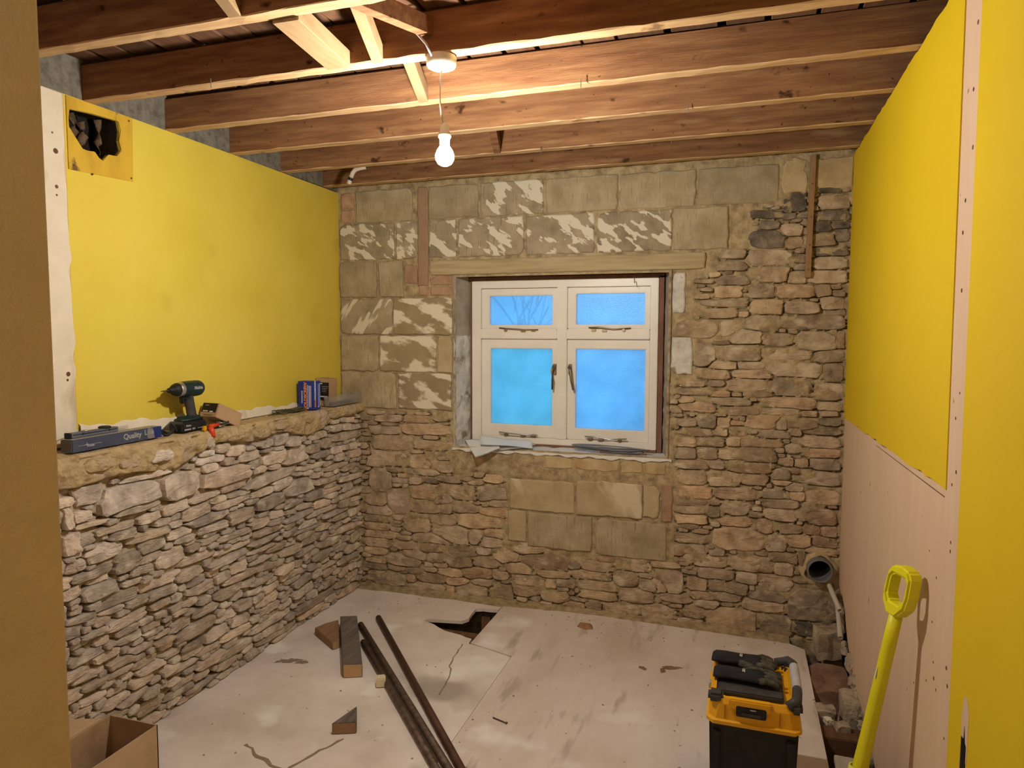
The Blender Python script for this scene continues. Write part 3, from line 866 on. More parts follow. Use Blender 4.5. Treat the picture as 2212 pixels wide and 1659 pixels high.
# ---------------------------------------------------------------- left wall: yellow board above the ledge (faces +x)
wall_left = struct('wall_left', label='yellow painted plasterboard wall above the stone ledge, on the left')
def ragged(pts, step, amp, r):
    out = []
    for a, b in zip(pts, pts[1:]):
        a, b = np.array(a, float), np.array(b, float)
        n = max(1, int(np.linalg.norm(b - a) / step))
        for i in range(n):
            out.append(a + (b - a) * i / n + (r.normal(0, amp, 2) if i else 0))
    out.append(np.array(pts[-1], float))
    return out
rl = np.random.RandomState(8)
hole_l = [(2.005, 2.395), (2.09, 2.404), (2.218, 2.411), (2.226, 2.375), (2.219, 2.335), (2.228, 2.30), (2.205, 2.272), (2.165, 2.268), (2.14, 2.240), (2.122, 2.248), (2.105, 2.266), (2.075, 2.262), (2.05, 2.262), (2.02, 2.30), (2.000, 2.33), (1.998, 2.36)]
outer = [(1.984, 1.215)] + [tuple(p) for p in ragged([(2.4, 1.205), (3.0, 1.180), (3.830, 1.150)], .06, .003, rl)] + [tuple(p) for p in ragged([(3.828, 1.2), (3.826, 2.432)], .08, .003, rl)] + [(2.9, 2.440), (1.984, 2.443)]
bm = bmesh.new()
b_prism(bm, [(XL, y, z) for y, z in outer], (-.012, 0, 0), holes=[[(XL, y, z) for y, z in hole_l]])
link('plasterboard', bm_mesh(bm, 'plasterboard'), YELLOW, wall_left)
# unseen hall-side run of the same wall, coloured dark to cut bounce light
prismo('hall_board', [(XL, -1.62, 0), (XL, 1.80, 0), (XL, 1.80, 2.443), (XL, -1.62, 2.443)], (-.012, 0, 0), mk('bounce_cut_brown', [(.22, .16, .10), (.26, .19, .12)], scale=3, rough=.7), wall_left)
# older square patch round the hole
oldp = [(1.992, 2.176), (2.279, 2.188), (2.287, 2.440), (1.992, 2.440)]
bm = bmesh.new()
b_prism(bm, [(XL + .004, y, z) for y, z in oldp], (-.004, 0, 0), holes=[[(XL + .004, y + rl.normal(0, .0012), z + rl.normal(0, .0012)) for y, z in hole_l]])
link('access_patch', bm_mesh(bm, 'access_patch'), YELLOW_OLD, wall_left)
for y, z in ((2.268, 2.425), (2.270, 2.200), (2.012, 2.195), (2.090, 2.178)):
    cylo('screw', (XL + .003, y, z), (XL + .0055, y, z), .004, WOOD_DARK, wall_left, n=8)
# cavity behind the hole
bm = bmesh.new()
x0 = XL - .0125
for (a, b, c, d) in (((x0, 1.95, 2.20), (x0, 1.95, 2.44), (x0 - .16, 1.95, 2.44), (x0 - .16, 1.95, 2.20)),
                     ((x0, 2.27, 2.20), (x0, 2.27, 2.44), (x0 - .16, 2.27, 2.44), (x0 - .16, 2.27, 2.20)),
                     ((x0 - .16, 1.95, 2.20), (x0 - .16, 2.27, 2.20), (x0 - .16, 2.27, 2.44), (x0 - .16, 1.95, 2.44)),
                     ((x0, 1.95, 2.20), (x0, 2.27, 2.20), (x0 - .16, 2.27, 2.20), (x0 - .16, 1.95, 2.20)),
                     ((x0, 1.95, 2.44), (x0, 2.27, 2.44), (x0 - .16, 2.27, 2.44), (x0 - .16, 1.95, 2.44))):
    bm.faces.new([bm.verts.new(p) for p in (a, b, c, d)])
link('cavity', bm_mesh(bm, 'cavity'), VOID, wall_left)
for y, h_, rr in ((2.06, .17, .014), (2.095, .15, .017), (2.17, .18, .012)):
    tubeo('cavity_rubble', [(XL - .05 + .006 * math.sin(k * 2 + y * 30), y + .008 * math.sin(k * 1.7), 2.225 + h_ * k / 6) for k in range(7)], [rr * (1 + .3 * math.sin(k * 2.3 + y * 9)) for k in range(7)], DIRT, wall_left, n=9)
# white plaster stripe where a partition was taken out
st = ragged([(1.976, 1.205), (1.982, 1.6), (1.978, 2.1), (1.972, 2.437)], .05, .004, rl)
prismo('plaster_strip', [(XL + .006, 1.80, 1.17)] + [(XL + .006, y, z) for y, z in st] + [(XL + .006, 1.80, 2.440)], (-.016, 0, 0), WHITEPL, wall_left)
prismo('strip_backing', [(XL - .001, 1.90, 1.16), (XL - .001, 1.992, 1.16), (XL - .001, 1.992, 2.443), (XL - .001, 1.90, 2.443)], (-.012, 0, 0), PINKPL, wall_left)
for y, z, rr in ((1.940, 2.228, .010), (1.938, 2.102, .007), (1.937, 2.072, .004), (1.952, 1.427, .009), (1.948, 1.405, .005), (1.930, 2.290, .004)):
    bm = bmesh.new()
    b_lathe(bm, [(0, .0008), (rr * .8, .0007), (rr, .0001)], (XL + .006, y, z), (1, 0, .001), 9)
    link('nail_hole', bm_mesh(bm, 'nail_hole'), WOOD_DARK, wall_left)
prismo('backing', [(XL - .0135, -1.62, -.3), (XL - .0135, 4.0, -.3), (XL - .0135, 4.0, 2.441), (XL - .0135, -1.62, 2.441)], (-.16, 0, 0), GREYREND, wall_left,
       holes=[[(XL - .0135, 1.951, 2.201), (XL - .0135, 2.269, 2.201), (XL - .0135, 2.269, 2.4395), (XL - .0135, 1.951, 2.4395)]])
# torn plaster line between board and ledge
nu = 120
ys = np.linspace(1.99, 3.82, nu)
P, F = [], []
for i, y in enumerate(ys):
    zt = 1.231 - .036 * (y - 1.99) + .006 * math.sin(y * 23) + .004 * math.sin(y * 61)
    for (dx, z) in ((.0015, zt), (.010, zt - .012), (.012, 1.16), (.03, LEDGE + .004)):
        P.append((XL + dx + .003 * math.sin(y * 47 + z * 90), y, z))
for i in range(nu - 1):
    for k in range(3):
        a = i * 4 + k
        F.append((a, a + 1, a + 5, a + 4))
link('torn_plaster', pyd('torn_plaster', P, F, True), WHITEPL, wall_left)
# grey rendered blockwork showing between the joist ends above the board
prismo('upper_render', [(XL - .004, -1.62, 2.441), (XL - .004, 4.0, 2.441), (XL - .004, 4.0, 2.75), (XL - .004, -1.62, 2.75)], (-.1, 0, 0), GREYREND, wall_left)

# ---------------------------------------------------------------- low stone wall under the ledge (faces +x)
wall_low = struct('wall_left_lower', label='low rubble stone wall below the yellow board, with a mortar ledge on top')
tow_l = lambda u, v, n: (XS + n, u, v)
hl_ = [tuple(x / 1000 for x in t) for t in HL]
top_l = lambda U: 1.045 + .03 * np.sin(U * 5.2) + .02 * np.sin(U * 13) + .04 * np.clip((U - 2.9) / .8, 0, 1)
blocked_l = lambda U, V: V > top_l(U)
hl_ = [t for t in hl_ if t[1] < 1.09]
passes = [(.10, .20, .035, .06, 1200, .16), (.07, .15, .028, .048, 3000, .20), (.045, .10, .02, .036, 5000, .22), (.025, .06, .015, .028, 7000, .22)]
SL = fill_layout(hl_, blocked_l, 1.66, 3.81, .0, 1.10, 9, passes)
OL = stone_outlines(SL, 10, lambda U, V: (V > .004) & (V < 1.12) & (U < 3.825))
def mortar_depth_l(U, V):
    P = np.stack([U, V, np.full_like(U, 3.3)], -1)
    return -.017 + .010 * fbm(P, 14, 3) - .030 * np.clip(fbm(P * np.array([.45, 1.5, 1]) + 5, 18, 2) - .28, 0, 1) * 1.6 - grooves(U, V, OL, 4, .95) + .003 * fbm(P, 60, 2)
mortar_grid('mortar_bed', wall_low, 1.60, 3.84, -.25, 1.10, .0085, tow_l, mortar_depth_l, lambda U, V: U > 99, MORTAR_L, False)
make_stones(wall_low, OL, tow_l, False, lambda o, r: STONE_L, 22, STONE_L, (-.003, .018), .11)
# ochre mortar crust along the top edge and the ledge surface
nu, nt = 330, 44
ys = np.linspace(1.60, 3.83, nu)
P, F = [], []
prof = [(-.139, 1.152), (-.10, 1.150), (-.06, 1.149), (-.03, 1.149), (-.012, 1.146)]
for i, y in enumerate(ys):
    low = float(top_l(np.array(y))) - .004
    for k in range(nt):
        t = k / (nt - 1)
        if t < .35:
            s = t / .35
            x, z = -.139 + s * .139, 1.151 - .003 * s
        else:
            s = (t - .35) / .65
            x, z = .004 + .012 * math.sin(s * 3.14), 1.146 - s * (1.146 - low)
        P.append((x, y, z))
PA = np.array(P)
nn = fbm(PA, 17, 3)
n2 = fbm(PA + 7, 48, 3)
tt = np.tile(np.linspace(0, 1, nt), nu)
amp = np.where(tt < .30, .002, np.where(tt < .4, .008, .024))
PA[:, 0] += np.where(tt > .33, nn * amp + n2 * .012 - np.where(tt > .93, .03, 0), 0)
PA[:, 2] += np.where(tt < .4, (nn * .5 + n2 * .4) * .006, n2 * .004)
PA[:, 0] += XS
F = []
for i in range(nu - 1):
    for k in range(nt - 1):
        a = i * nt + k
        F.append((a, a + 1, a + nt + 1, a + nt))
link('mortar_ledge', pyd('mortar_ledge', PA, F, True), OCHRE, wall_low)
# stones half buried in the crust
for (y, z, a, b) in ((1.93, 1.10, .12, .05), (2.07, 1.09, .10, .06), (2.22, 1.085, .13, .05), (2.36, 1.115, .07, .04), (2.50, 1.10, .05, .05), (2.66, 1.105, .12, .045), (2.83, 1.10, .09, .05), (3.02, 1.11, .13, .04), (3.25, 1.115, .10, .04), (3.5, 1.11, .12, .035)):
    t = np.linspace(0, 2 * np.pi, 22, endpoint=False)
    o = (y, z, np.cos(t) * a / 2 * (1 + rl.normal(0, .05, 22)), np.sin(t) * b / 2 * (1 + rl.normal(0, .08, 22)))
    V, F = stone_mesh(o, rl, .024)
    c = Vector(tow_l(y, z, 0))
    link('stone', pyd('stone', [Vector(tow_l(y + p, z + q, n)) - c for p, q, n in V], F), OCHRE if rl.rand() < .5 else STONE_L, wall_low, c)

# ---------------------------------------------------------------- right wall (faces -x)
wall_right = struct('wall_right', label='yellow painted board wall over bare pink plaster, on the right')
ZT = 2.457
JY = [2.116 + .4 * (i - 2) for i in range(-4, 7)]          # back faces of the joists
def notch_top(y0, y1):
    return [tuple(p) for p in ragged([(y1, ZT), (y0, ZT)], .035, .0025, rl)]
def lean(o):
    for v in o.data.vertices:
        if v.co.z > 1.17:
            v.co.x -= .016 * (v.co.z - 1.17) / 1.29 * min(1.15, max(0, (3.83 - v.co.y) / 1.6))
    return o
ed = ragged([(2.040, 1.182), (2.6, 1.176), (3.2, 1.170), (3.835, 1.166)], .05, .003, rl)
lean(prismo('yellow_board', [(XR, y, z) for y, z in ed] + [(XR, y, z) for y, z in notch_top(2.008, 3.835)], (.013, 0, 0), YELLOW_R, wall_right))
eb = ragged([(3.835, 1.164), (3.2, 1.168), (2.6, 1.174), (2.030, 1.181)], .05, .003, rl)
low_r = ragged([(2.02, -.02), (2.75, -.02), (2.95, .05), (3.2, .05), (3.4, .11), (3.5, .16), (3.6, .26), (3.70, .30), (3.835, .31)], .04, .006, rl)
prismo('bare_plaster', [(XR + .004, y, z) for y, z in low_r] + [(XR + .004, y, z) for y, z in eb], (.013, 0, 0), PINKPL, wall_right)
lean(prismo('bare_plaster', [(XR + .003, 1.90, -.02), (XR + .003, 2.046, -.02), (XR + .003, 2.050, 1.17), (XR + .003, 2.046, ZT - .002), (XR + .003, 1.85, ZT - .002), (XR + .003, 1.90, 1.17)], (.013, 0, 0), PINKPL, wall_right))
lean(prismo('yellow_board', [(XR, -1.62, -.02), (XR, 1.918, -.02), (XR, 1.921, .9), (XR, 1.921, 1.17), (XR, 1.897, 1.8), (XR, 1.874, ZT), (XR, -1.62, ZT), (XR, -1.62, 1.17)], (.013, 0, 0), YELLOW_R, wall_right))
# score line along the cut edge
prismo('score_line', [(XR + .0035, 2.06, 1.158), (XR + .0035, 3.0, 1.150), (XR + .0035, 3.0, 1.152), (XR + .0035, 2.06, 1.161)], (.002, 0, 0), WOOD_DARK, wall_right)
# nail holes down the bare strip
for y, z in ((1.945, 2.30), (1.958, 2.155), (1.985, 1.905), (1.995, 1.83), (1.985, 1.69), (1.965, 1.44), (1.990, 1.375), (1.945, 2.02), (1.968, 1.243), (1.998, 1.205), (1.985, 1.037), (1.985, 1.06), (1.97, .74), (1.955, .70), (1.96, .56)):
    bm = bmesh.new()
    rr = rl.uniform(.0035, .0065)
    b_lathe(bm, [(0, .0008), (rr * .8, .0007), (rr, .0001)], (XR + .003, y - .036 * max(0, (z - 1.17) / 1.29), z), (-1, 0, .001), 8)
    lean(link('nail_hole', bm_mesh(bm, 'nail_hole'), WOOD_DARK, wall_right))
for y, z, rr in ((2.10, .93, .004), (2.12, .80, .004), (2.18, .98, .003), (2.08, .66, .006), (2.055, .64, .005), (2.15, .62, .004), (2.4, .86, .004), (3.3, .90, .004), (2.28, .55, .004), (2.09, .70, .004)):
    bm = bmesh.new()
    b_lathe(bm, [(0, .0008), (rr * .8, .0007), (rr, .0001)], (XR + .004, y, z), (-1, 0, .001), 7)
    link('chip', bm_mesh(bm, 'chip'), WOOD_DARK, wall_right)
# chipped patch and dark slot at the bottom of the near yellow board
prismo('bare_patch', [(XR - .0006, 1.775, .60), (XR - .0006, 1.815, .60), (XR - .0006, 1.822, .70), (XR - .0006, 1.812, .745), (XR - .0006, 1.79, .752), (XR - .0006, 1.772, .72)], (.002, 0, 0), PINKPL, wall_right)
prismo('dark_slot', [(XR - .0012, 1.782, .55), (XR - .0012, 1.817, .55), (XR - .0012, 1.817, .648), (XR - .0012, 1.80, .650), (XR - .0012, 1.798, .682), (XR - .0012, 1.790, .645), (XR - .0012, 1.782, .640)], (.002, 0, 0), VOID, wall_right)
# rough masonry behind the board
prismo('backing', [(XR + .10, -1.62, -.6), (XR + .10, 4.0, -.6), (XR + .10, 4.0, 2.75), (XR + .10, -1.62, 2.75)], (.1, 0, 0), DIRT, wall_right)
# mortar dabs left along the foot of the board
for k in range(26):
    y = 2.78 + .90 * rl.rand()
    zt = .06 if y < 3.2 else .06 + .22 * (y - 3.2) / .5
    bm = bmesh.new()
    bmesh.ops.create_icosphere(bm, subdivisions=2, radius=1)
    s = (rl.uniform(.012, .03), rl.uniform(.018, .05), rl.uniform(.015, .045))
    for v in bm.verts:
        v.co = Vector((v.co.x * s[0], v.co.y * s[1], v.co.z * s[2])) * (1 + .25 * math.sin(v.co.x * 5 + v.co.y * 7 + k))
    link('mortar_dab', bm_mesh(bm, 'mortar_dab'), MORTAR_L, wall_right, (XR + .012, y, zt - .05 + rl.uniform(-.10, .05)))

# ---------------------------------------------------------------- near partition (its end fills the left edge) and hall walls
wall_near = struct('wall_near', label='blurred tan wall end at the left edge, nearest the camera')
bm = bmesh.new()
b_box(bm, (-1.545, .54, 1.219), (1.62, .12, 2.438), None, .006, 2)
link('partition', bm_mesh(bm, 'partition'), JAMBPT, wall_near)
wall_front = struct('wall_front', label='unseen wall of the next room behind the camera, made dark to cut bounce light')
prismo('plaster', [(-2.5, -1.62, -.3), (.7, -1.62, -.3), (.7, -1.62, 2.75), (-2.5, -1.62, 2.75)], (0, -.1, 0), mk('bounce_cut_wall', [(.10, .075, .055), (.15, .115, .085)], scale=5, stretch=(5, 5, .6), rough=.8), wall_front)  # out of view; dark colour made up to keep bounce off the near joists

# ---------------------------------------------------------------- floor
floor = struct('floor', label='dusty boarded floor with a broken hole near the back wall')
T = -.018
lp = [(-2.24, .8), (-1.012, .8), (-1.012, 3.16), (-1.16, 3.21), (-1.262, 3.236)]
holep = [(-1.268, 3.294), (-1.30, 3.30), (-1.335, 3.318), (-1.39, 3.330), (-1.442, 3.343), (-1.49, 3.372), (-1.53, 3.40), (-1.604, 3.429), (-1.585, 3.455), (-1.52, 3.468), (-1.46, 3.478), (-1.40, 3.488), (-1.376, 3.53), (-1.385, 3.60), (-1.386, 3.673), (-1.35, 3.69), (-1.30, 3.690), (-1.258, 3.70)]
lp += holep + [(-1.256, 3.735), (-1.250, 3.86), (-2.24, 3.86)]
bm = bmesh.new()
b_prism(bm, [(x, y, 0) for x, y in lp], (0, 0, T))
link('floor_panel', bm_mesh(bm, 'floor_panel'), SCREED, floor)
rp_ = [(-1.008, .8), (.363, .8), (.361, 2.5), (.363, 3.0), (.366, 3.688), (.30, 3.735), (-.2, 3.762), (-.8, 3.79), (-1.246, 3.745), (-1.252, 3.238), (-1.16, 3.214), (-1.008, 3.165)]
bm = bmesh.new()
b_prism(bm, [(x, y, .004) for x, y in rp_], (0, 0, T))
link('plywood_panel', bm_mesh(bm, 'plywood_panel'), PLY, floor)
boxo('hall_floor', (-.95, -.41, -.006), (2.9, 2.38, .02), mk('bounce_cut_floor', [(.09, .06, .04), (.14, .095, .06)], scale=6, stretch=(5, .6, 1), rough=.8), floor, bev=0)  # unseen floor run, made dark so less light bounces up to the joists
# dust fillet along the back wall, sub-floor and its timbers
nu, nv = 150, 7
U, V = np.meshgrid(np.linspace(-2.21, .30, nu), np.linspace(0, 1, nv))
yy = 3.70 + .14 * V + .02 * fbm(np.stack([U, V * .3, V * 0], -1), 7, 3)
zz = .0015 + .018 * V ** 2.2 * (1 + .5 * fbm(np.stack([U, V * .5, V * 0 + 2], -1), 9, 3)) - .006 * (1 - V)
F = [(j * nu + i, j * nu + i + 1, (j + 1) * nu + i + 1, (j + 1) * nu + i) for j in range(nv - 1) for i in range(nu - 1)]
dusty = link('rubble_dust', pyd('rubble_dust', list(zip(U.ravel(), yy.ravel(), zz.ravel())), F, True), MORTAR, floor)
dusty['kind'] = 'stuff'
nu, nv = 110, 140
U, V = np.meshgrid(np.linspace(-2.5, .80, nu), np.linspace(-1.75, 4.15, nv))
zz = -.24 + .035 * fbm(np.stack([U, V, V * 0], -1), 5, 3)
F = [(j * nu + i, j * nu + i + 1, (j + 1) * nu + i + 1, (j + 1) * nu + i) for j in range(nv - 1) for i in range(nu - 1)]
link('subfloor', pyd('subfloor', list(zip(U.ravel(), V.ravel(), zz.ravel())), F, True), DIRT, floor)
boxo('floor_joist', (-1.0, 3.43, -.10), (2.4, .06, .11), WOOD_DARK, floor, rot=(.0, 0, 0.0), bev=.003)
boxo('floor_joist', (.30, 3.00, -.10), (.46, .10, .14), WOOD_DARK, floor, rot=(0, 0, .02), bev=.004)
boxo('floor_joist', (.2, 2.2, -.10), (.64, .08, .14), WOOD_DARK, floor, bev=.004)
boxo('floor_joist', (-.45, 2.6, -.10), (1.1, .06, .14), WOOD_DARK, floor, bev=.004)
boxo('floor_joist', (-1.30, 3.60, -.12), (.05, .28, .12), WOOD_DARK, floor, rot=(0, 0, .35), bev=.003)

# cracks and stains of the floor as thin worn films
def film(name, pts, wid, mat, z=.0012):
    P, F = [], []
    for i, (x, y) in enumerate(pts):
        a, b = Vector(pts[max(i - 1, 0)]), Vector(pts[min(i + 1, len(pts) - 1)])
        d = (b - a).normalized()
        n = Vector((-d.y, d.x)) * wid[i] * .5
        P += [(x + n.x, y + n.y, z), (x - n.x, y - n.y, z)]
    for i in range(len(pts) - 1):
        F.append((2 * i, 2 * i + 1, 2 * i + 3, 2 * i + 2))
    return link(name, pyd(name, P, F), mat, floor)
FILM = mk('floor_stain', [(.24, .185, .14), (.30, .235, .18)], scale=20, rough=.95, bump=.1)
def meander(p, q, n, amp, r):
    p, q = np.array(p), np.array(q)
    d = q - p
    nn_ = np.array([-d[1], d[0]]) / np.linalg.norm(d)
    w_ = np.cumsum(r.normal(0, 1, n))
    w_ -= np.linspace(w_[0], w_[-1], n)
    return [tuple(p + d * i / (n - 1) + nn_ * amp * w_[i]) for i in range(n)]
film('floor_crack', meander((-1.76, 2.15), (-1.50, 2.05), 14, .006, rl), list(rl.uniform(.006, .018, 14)), FILM)
film('floor_crack', meander((-1.52, 2.03), (-1.42, 2.30), 12, .005, rl), list(rl.uniform(.005, .014, 12)), FILM)
film('floor_crack', meander((-1.29, 3.22), (-1.20, 2.72), 18, .006, rl), list(rl.uniform(.002, .008, 18)), FILM)
def blot(cx, cy, a, b, rot, seed, mat, z=.0013):
    r = np.random.RandomState(seed)
    t = np.linspace(0, 2 * np.pi, 18, endpoint=False)
    rr = 1 + r.normal(0, .18, 18)
    x, y = np.cos(t) * a * rr, np.sin(t) * b * rr
    P = [(cx + p * math.cos(rot) - q * math.sin(rot), cy + p * math.sin(rot) + q * math.cos(rot), z) for p, q in zip(x, y)]
    link('floor_stain', pyd('floor_stain', P, [tuple(range(18))]), mat, floor)
blot(-2.02, 2.79, .06, .022, .5, 1, FILM)
blot(-1.95, 2.80, .03, .018, .3, 2, FILM)
STAIN2 = mk('brown_stain', [(.22, .13, .075), (.28, .175, .105)], scale=20, rough=.9, bump=.1)
blot(-.255, 3.285, .045, .018, .2, 3, STAIN2, .0053)
blot(-.29, 3.245, .012, .026, .1, 4, STAIN2, .0053)
blot(-.385, 3.24, .022, .013, -.6, 5, STAIN2, .0053)

# ---------------------------------------------------------------- ceiling: joists, struts, boards above
ceiling = struct('ceiling', label='open ceiling of old brown timber joists with dark boards above')
SL_ = .0060
JH = .128
def joist(yback, n):
    nx = 60
    xs = np.linspace(-2.43, .60, nx)
    P, F = [], []
    r = np.random.RandomState(n)
    for i, x in enumerate(xs):
        zb = ZJ + SL_ * (x - XL)
        e = [r.normal(0, .0013) for _ in range(4)]
        ring = [(yback - .050, zb + .003 + e[0]), (yback - .047, zb + e[1] * .6), (yback - .003, zb + e[2] * .6), (yback, zb + .003 + e[3]), (yback, zb + JH), (yback - .05, zb + JH)]
        P += [(x, y, z) for y, z in ring]
    for i in range(nx - 1):
        for k in range(6):
            a, b = i * 6 + k, i * 6 + (k + 1) % 6
            F.append((a, b, b + 6, a + 6))
    F += [tuple(range(6))[::-1], tuple((nx - 1) * 6 + k for k in range(6))]
    c = Vector((-.9, yback - .025, ZJ))
    me = pyd('joist', [Vector(p) - c for p in P], [f[::-1] for f in F])
    me.materials.append(WOOD)
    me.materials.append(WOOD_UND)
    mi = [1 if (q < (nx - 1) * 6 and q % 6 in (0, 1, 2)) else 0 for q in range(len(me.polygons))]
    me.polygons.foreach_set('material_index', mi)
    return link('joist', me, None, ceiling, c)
for k, b in enumerate(JY):
    joist(b, 50 + k)
# boards over the joists with gaps, and a near-black sheet for the unlit void above
x = -2.42
k = 0
while x < .58:
    wd = rl.uniform(.10, .16)
    boxo('ceiling_board', (x + wd / 2, 1.15, ZJ + JH + .030), (wd, 5.5, .020), WOOD_DARK, ceiling, bev=.002, seg=1)
    x += wd + rl.uniform(.006, .03)
bm = bmesh.new()
b_box(bm, (-.9, 1.15, 2.72), (3.3, 5.8, .03))
link('attic_floor', bm_mesh(bm, 'attic_floor'), VOID, ceiling)
# battens resting across between boards and joists
for b in JY[4:]:
    boxo('batten', (-.9, b - .022, ZJ + JH + .013), (3.0, .03, .012), WOOD_DARK, ceiling, bev=0, rot=(0, -SL_, 0))
# herringbone struts between joists
def strut(p0, p1, wd, ht, mat):
    p0, p1 = Vector(p0), Vector(p1)
    d = p1 - p0
    s = Vector((1, 0, 0))
    u = Vector((0, 0, 1))
    c = (p0 + p1) / 2
    V = []
    for p in (p0, p1):
        for a, b in ((-.5, 0), (.5, 0), (.5, 1), (-.5, 1)):
            V.append(p + s * wd * a + u * ht * b - c)
    F = [(0, 1, 2, 3), (7, 6, 5, 4), (0, 4, 5, 1), (1, 5, 6, 2), (2, 6, 7, 3), (3, 7, 4, 0)]
    bm = bmesh.new()
    vv = [bm.verts.new(v) for v in V]
    for f in F:
        bm.faces.new([vv[i] for i in f])
    bmesh.ops.bevel(bm, geom=list(bm.edges), offset=.0015, segments=1, affect='EDGES')
    return link('strut', bm_mesh(bm, 'strut'), mat, ceiling, c)
strut((-1.210, 1.7165, 2.440), (-1.256, 2.0655, 2.440), .085, .052, WOOD_NEW)
strut((-1.010, 1.7165, 2.500), (-1.114, 2.0655, 2.442), .038, .055, WOOD_NEW)
strut((-1.050, 2.1165, 2.500), (-1.140, 2.4655, 2.444), .040, .055, WOOD_NEW)
strut((-1.035, 2.9165, 2.500), (-1.122, 3.2655, 2.448), .036, .050, WOOD)
strut((-1.250, 1.3165, 2.500), (-1.335, 1.6655, 2.446), .040, .055, WOOD_NEW)
strut((-1.000, 1.7165, 2.455), (-.940, 2.0655, 2.505), .038, .055, WOOD)
# nails sticking out of the joist undersides
for (x, y) in ((-.536, 2.448), (-1.75, 2.05), (-.9, 3.25), (-.2, 2.85), (-.30, 3.27)):
    zb = ZJ + SL_ * (x - XL)
    cylo('nail', (x, y, zb + .01), (x + .001, y, zb - .022), .0016, STEEL, ceiling, n=6)
# ================================================================== WINDOW
win = struct('window_1', label='cream painted four-light casement window with frosted glass')
def rect_frame(name, x0, x1, z0, z1, wl, wr, wb, wt, y, th, mat, parent, bev=.003):
    """four members joined into one frame (mitred ring)"""
    bm = bmesh.new()
    o = [(x0, z0), (x1, z0), (x1, z1), (x0, z1)]
    i = [(x0 + wl, z0 + wb), (x1 - wr, z0 + wb), (x1 - wr, z1 - wt), (x0 + wl, z1 - wt)]
    A = [[bm.verts.new((p[0], yy, p[1])) for p in o] for yy in (y, y + th)]
    B = [[bm.verts.new((p[0], yy, p[1])) for p in i] for yy in (y, y + th)]
    for k in range(4):
        j = (k + 1) % 4
        bm.faces.new((A[0][k], A[0][j], B[0][j], B[0][k]))
        bm.faces.new((A[1][j], A[1][k], B[1][k], B[1][j]))
        bm.faces.new((A[0][j], A[0][k], A[1][k], A[1][j]))
        bm.faces.new((B[0][k], B[0][j], B[1][j], B[1][k]))
    bmesh.ops.recalc_face_normals(bm, faces=bm.faces)
    es = [e for e in bm.edges if len(e.link_faces) == 2 and e.calc_face_angle() > .5]
    bmesh.ops.bevel(bm, geom=es, offset=bev, segments=2, affect='EDGES')
    return link(name, bm_mesh(bm, name), mat, parent)
rect_frame('frame', FX0, FX1, FZ0, FZ1, (-1.464 - FX0), (FX1 + .458), (.961 - FZ0), (FZ1 - 1.847), FY, .075, GLOSSW, win)
boxo('mullion', (-.963, FY + .036, (FZ0 + FZ1) / 2), (.058, .074, FZ1 - FZ0 - .07), GLOSSW, win, bev=.004)
boxo('transom', (-1.229, FY + .037, 1.577), (.474, .072, .058), GLOSSW, win, bev=.004)
boxo('transom', (-.697, FY + .037, 1.577), (.474, .072, .058), GLOSSW, win, bev=.004)
sashes = [(-1.464, -.992, 1.606, 1.846, (-1.415, -1.026, 1.630, 1.803), FROST_T), (-.934, -.458, 1.606, 1.848, (-.885, -.490, 1.632, 1.809), FROST_T),
          (-1.464, -.992, .961, 1.548, (-1.409, -1.025, 1.034, 1.490), FROST_G), (-.934, -.458, .961, 1.548, (-.885, -.484, 1.028, 1.491), FROST)]
for (x0, x1, z0, z1, p, gm) in sashes:
    s = rect_frame('sash', x0, x1, z0, z1, p[0] - x0, x1 - p[1], p[2] - z0, z1 - p[3], FY + .021, .044, GLOSSW, win, .004)
    bm = bmesh.new()
    b_box(bm, (0, 0, 0), (p[1] - p[0] + .012, .004, p[3] - p[2] + .012))
    link('pane', bm_mesh(bm, 'pane'), gm, s, ((p[0] + p[1]) / 2, FY + .046, (p[2] + p[3]) / 2))
# casement stays and pegs on the bottom rails
for (cx, z, f) in ((-1.225, 1.598, 1), (-.685, 1.600, -1), (-1.225, .975, 1), (-.70, .972, -1)):
    L_ = .24
    g = thing_arm = tubeo('stay', [(cx - L_ / 2, FY - .004, z + .014), (cx - L_ * .25, FY - .008, z + .012 - .003 * f), (cx + L_ * .1, FY - .008, z + .004), (cx + L_ / 2, FY - .004, z + .003 + (.008 if f < 0 else 0))], .0042, BRASS if z > 1.3 else STEEL, win, 8)
    bm = bmesh.new()
    b_cyl(bm, (cx - f * L_ * .33, FY + .022, z), (cx - f * L_ * .33, FY - .010, z), .011, .009, 14)
    link('stay_pivot', bm_mesh(bm, 'stay_pivot'), BRASS, win)
    boxo('stay_peg', (cx + f * L_ * .12, FY + .007, z - .004), (.030, .030, .014), BRASS, win, bev=.003)
    boxo('stay_peg', (cx + f * L_ * .38, FY + .007, z - .001), (.028, .030, .014), BRASS, win, bev=.003)
# cockspur handles either side of the mullion
for (x, f) in ((-1.008, -1), (-.915, 1)):
    h = boxo('handle', (x, FY + .012, 1.372), (.020, .020, .062), BRASS, win, bev=.003)
    bm = bmesh.new()
    b_tube(bm, [(0, -.006, .022), (0, -.024, .016), (f * .008, -.030, -.01), (f * .014 if f > 0 else -.004, -.030, -.06), (f * .026 if f > 0 else -.006, -.028, -.118)], [.008, .009, .0085, .0075, .006], 8)
    b_cyl(bm, (0, .0, .012), (0, -.022, .012), .010, .010, 12)
    link('lever', bm_mesh(bm, 'lever', True), BRASS, h)
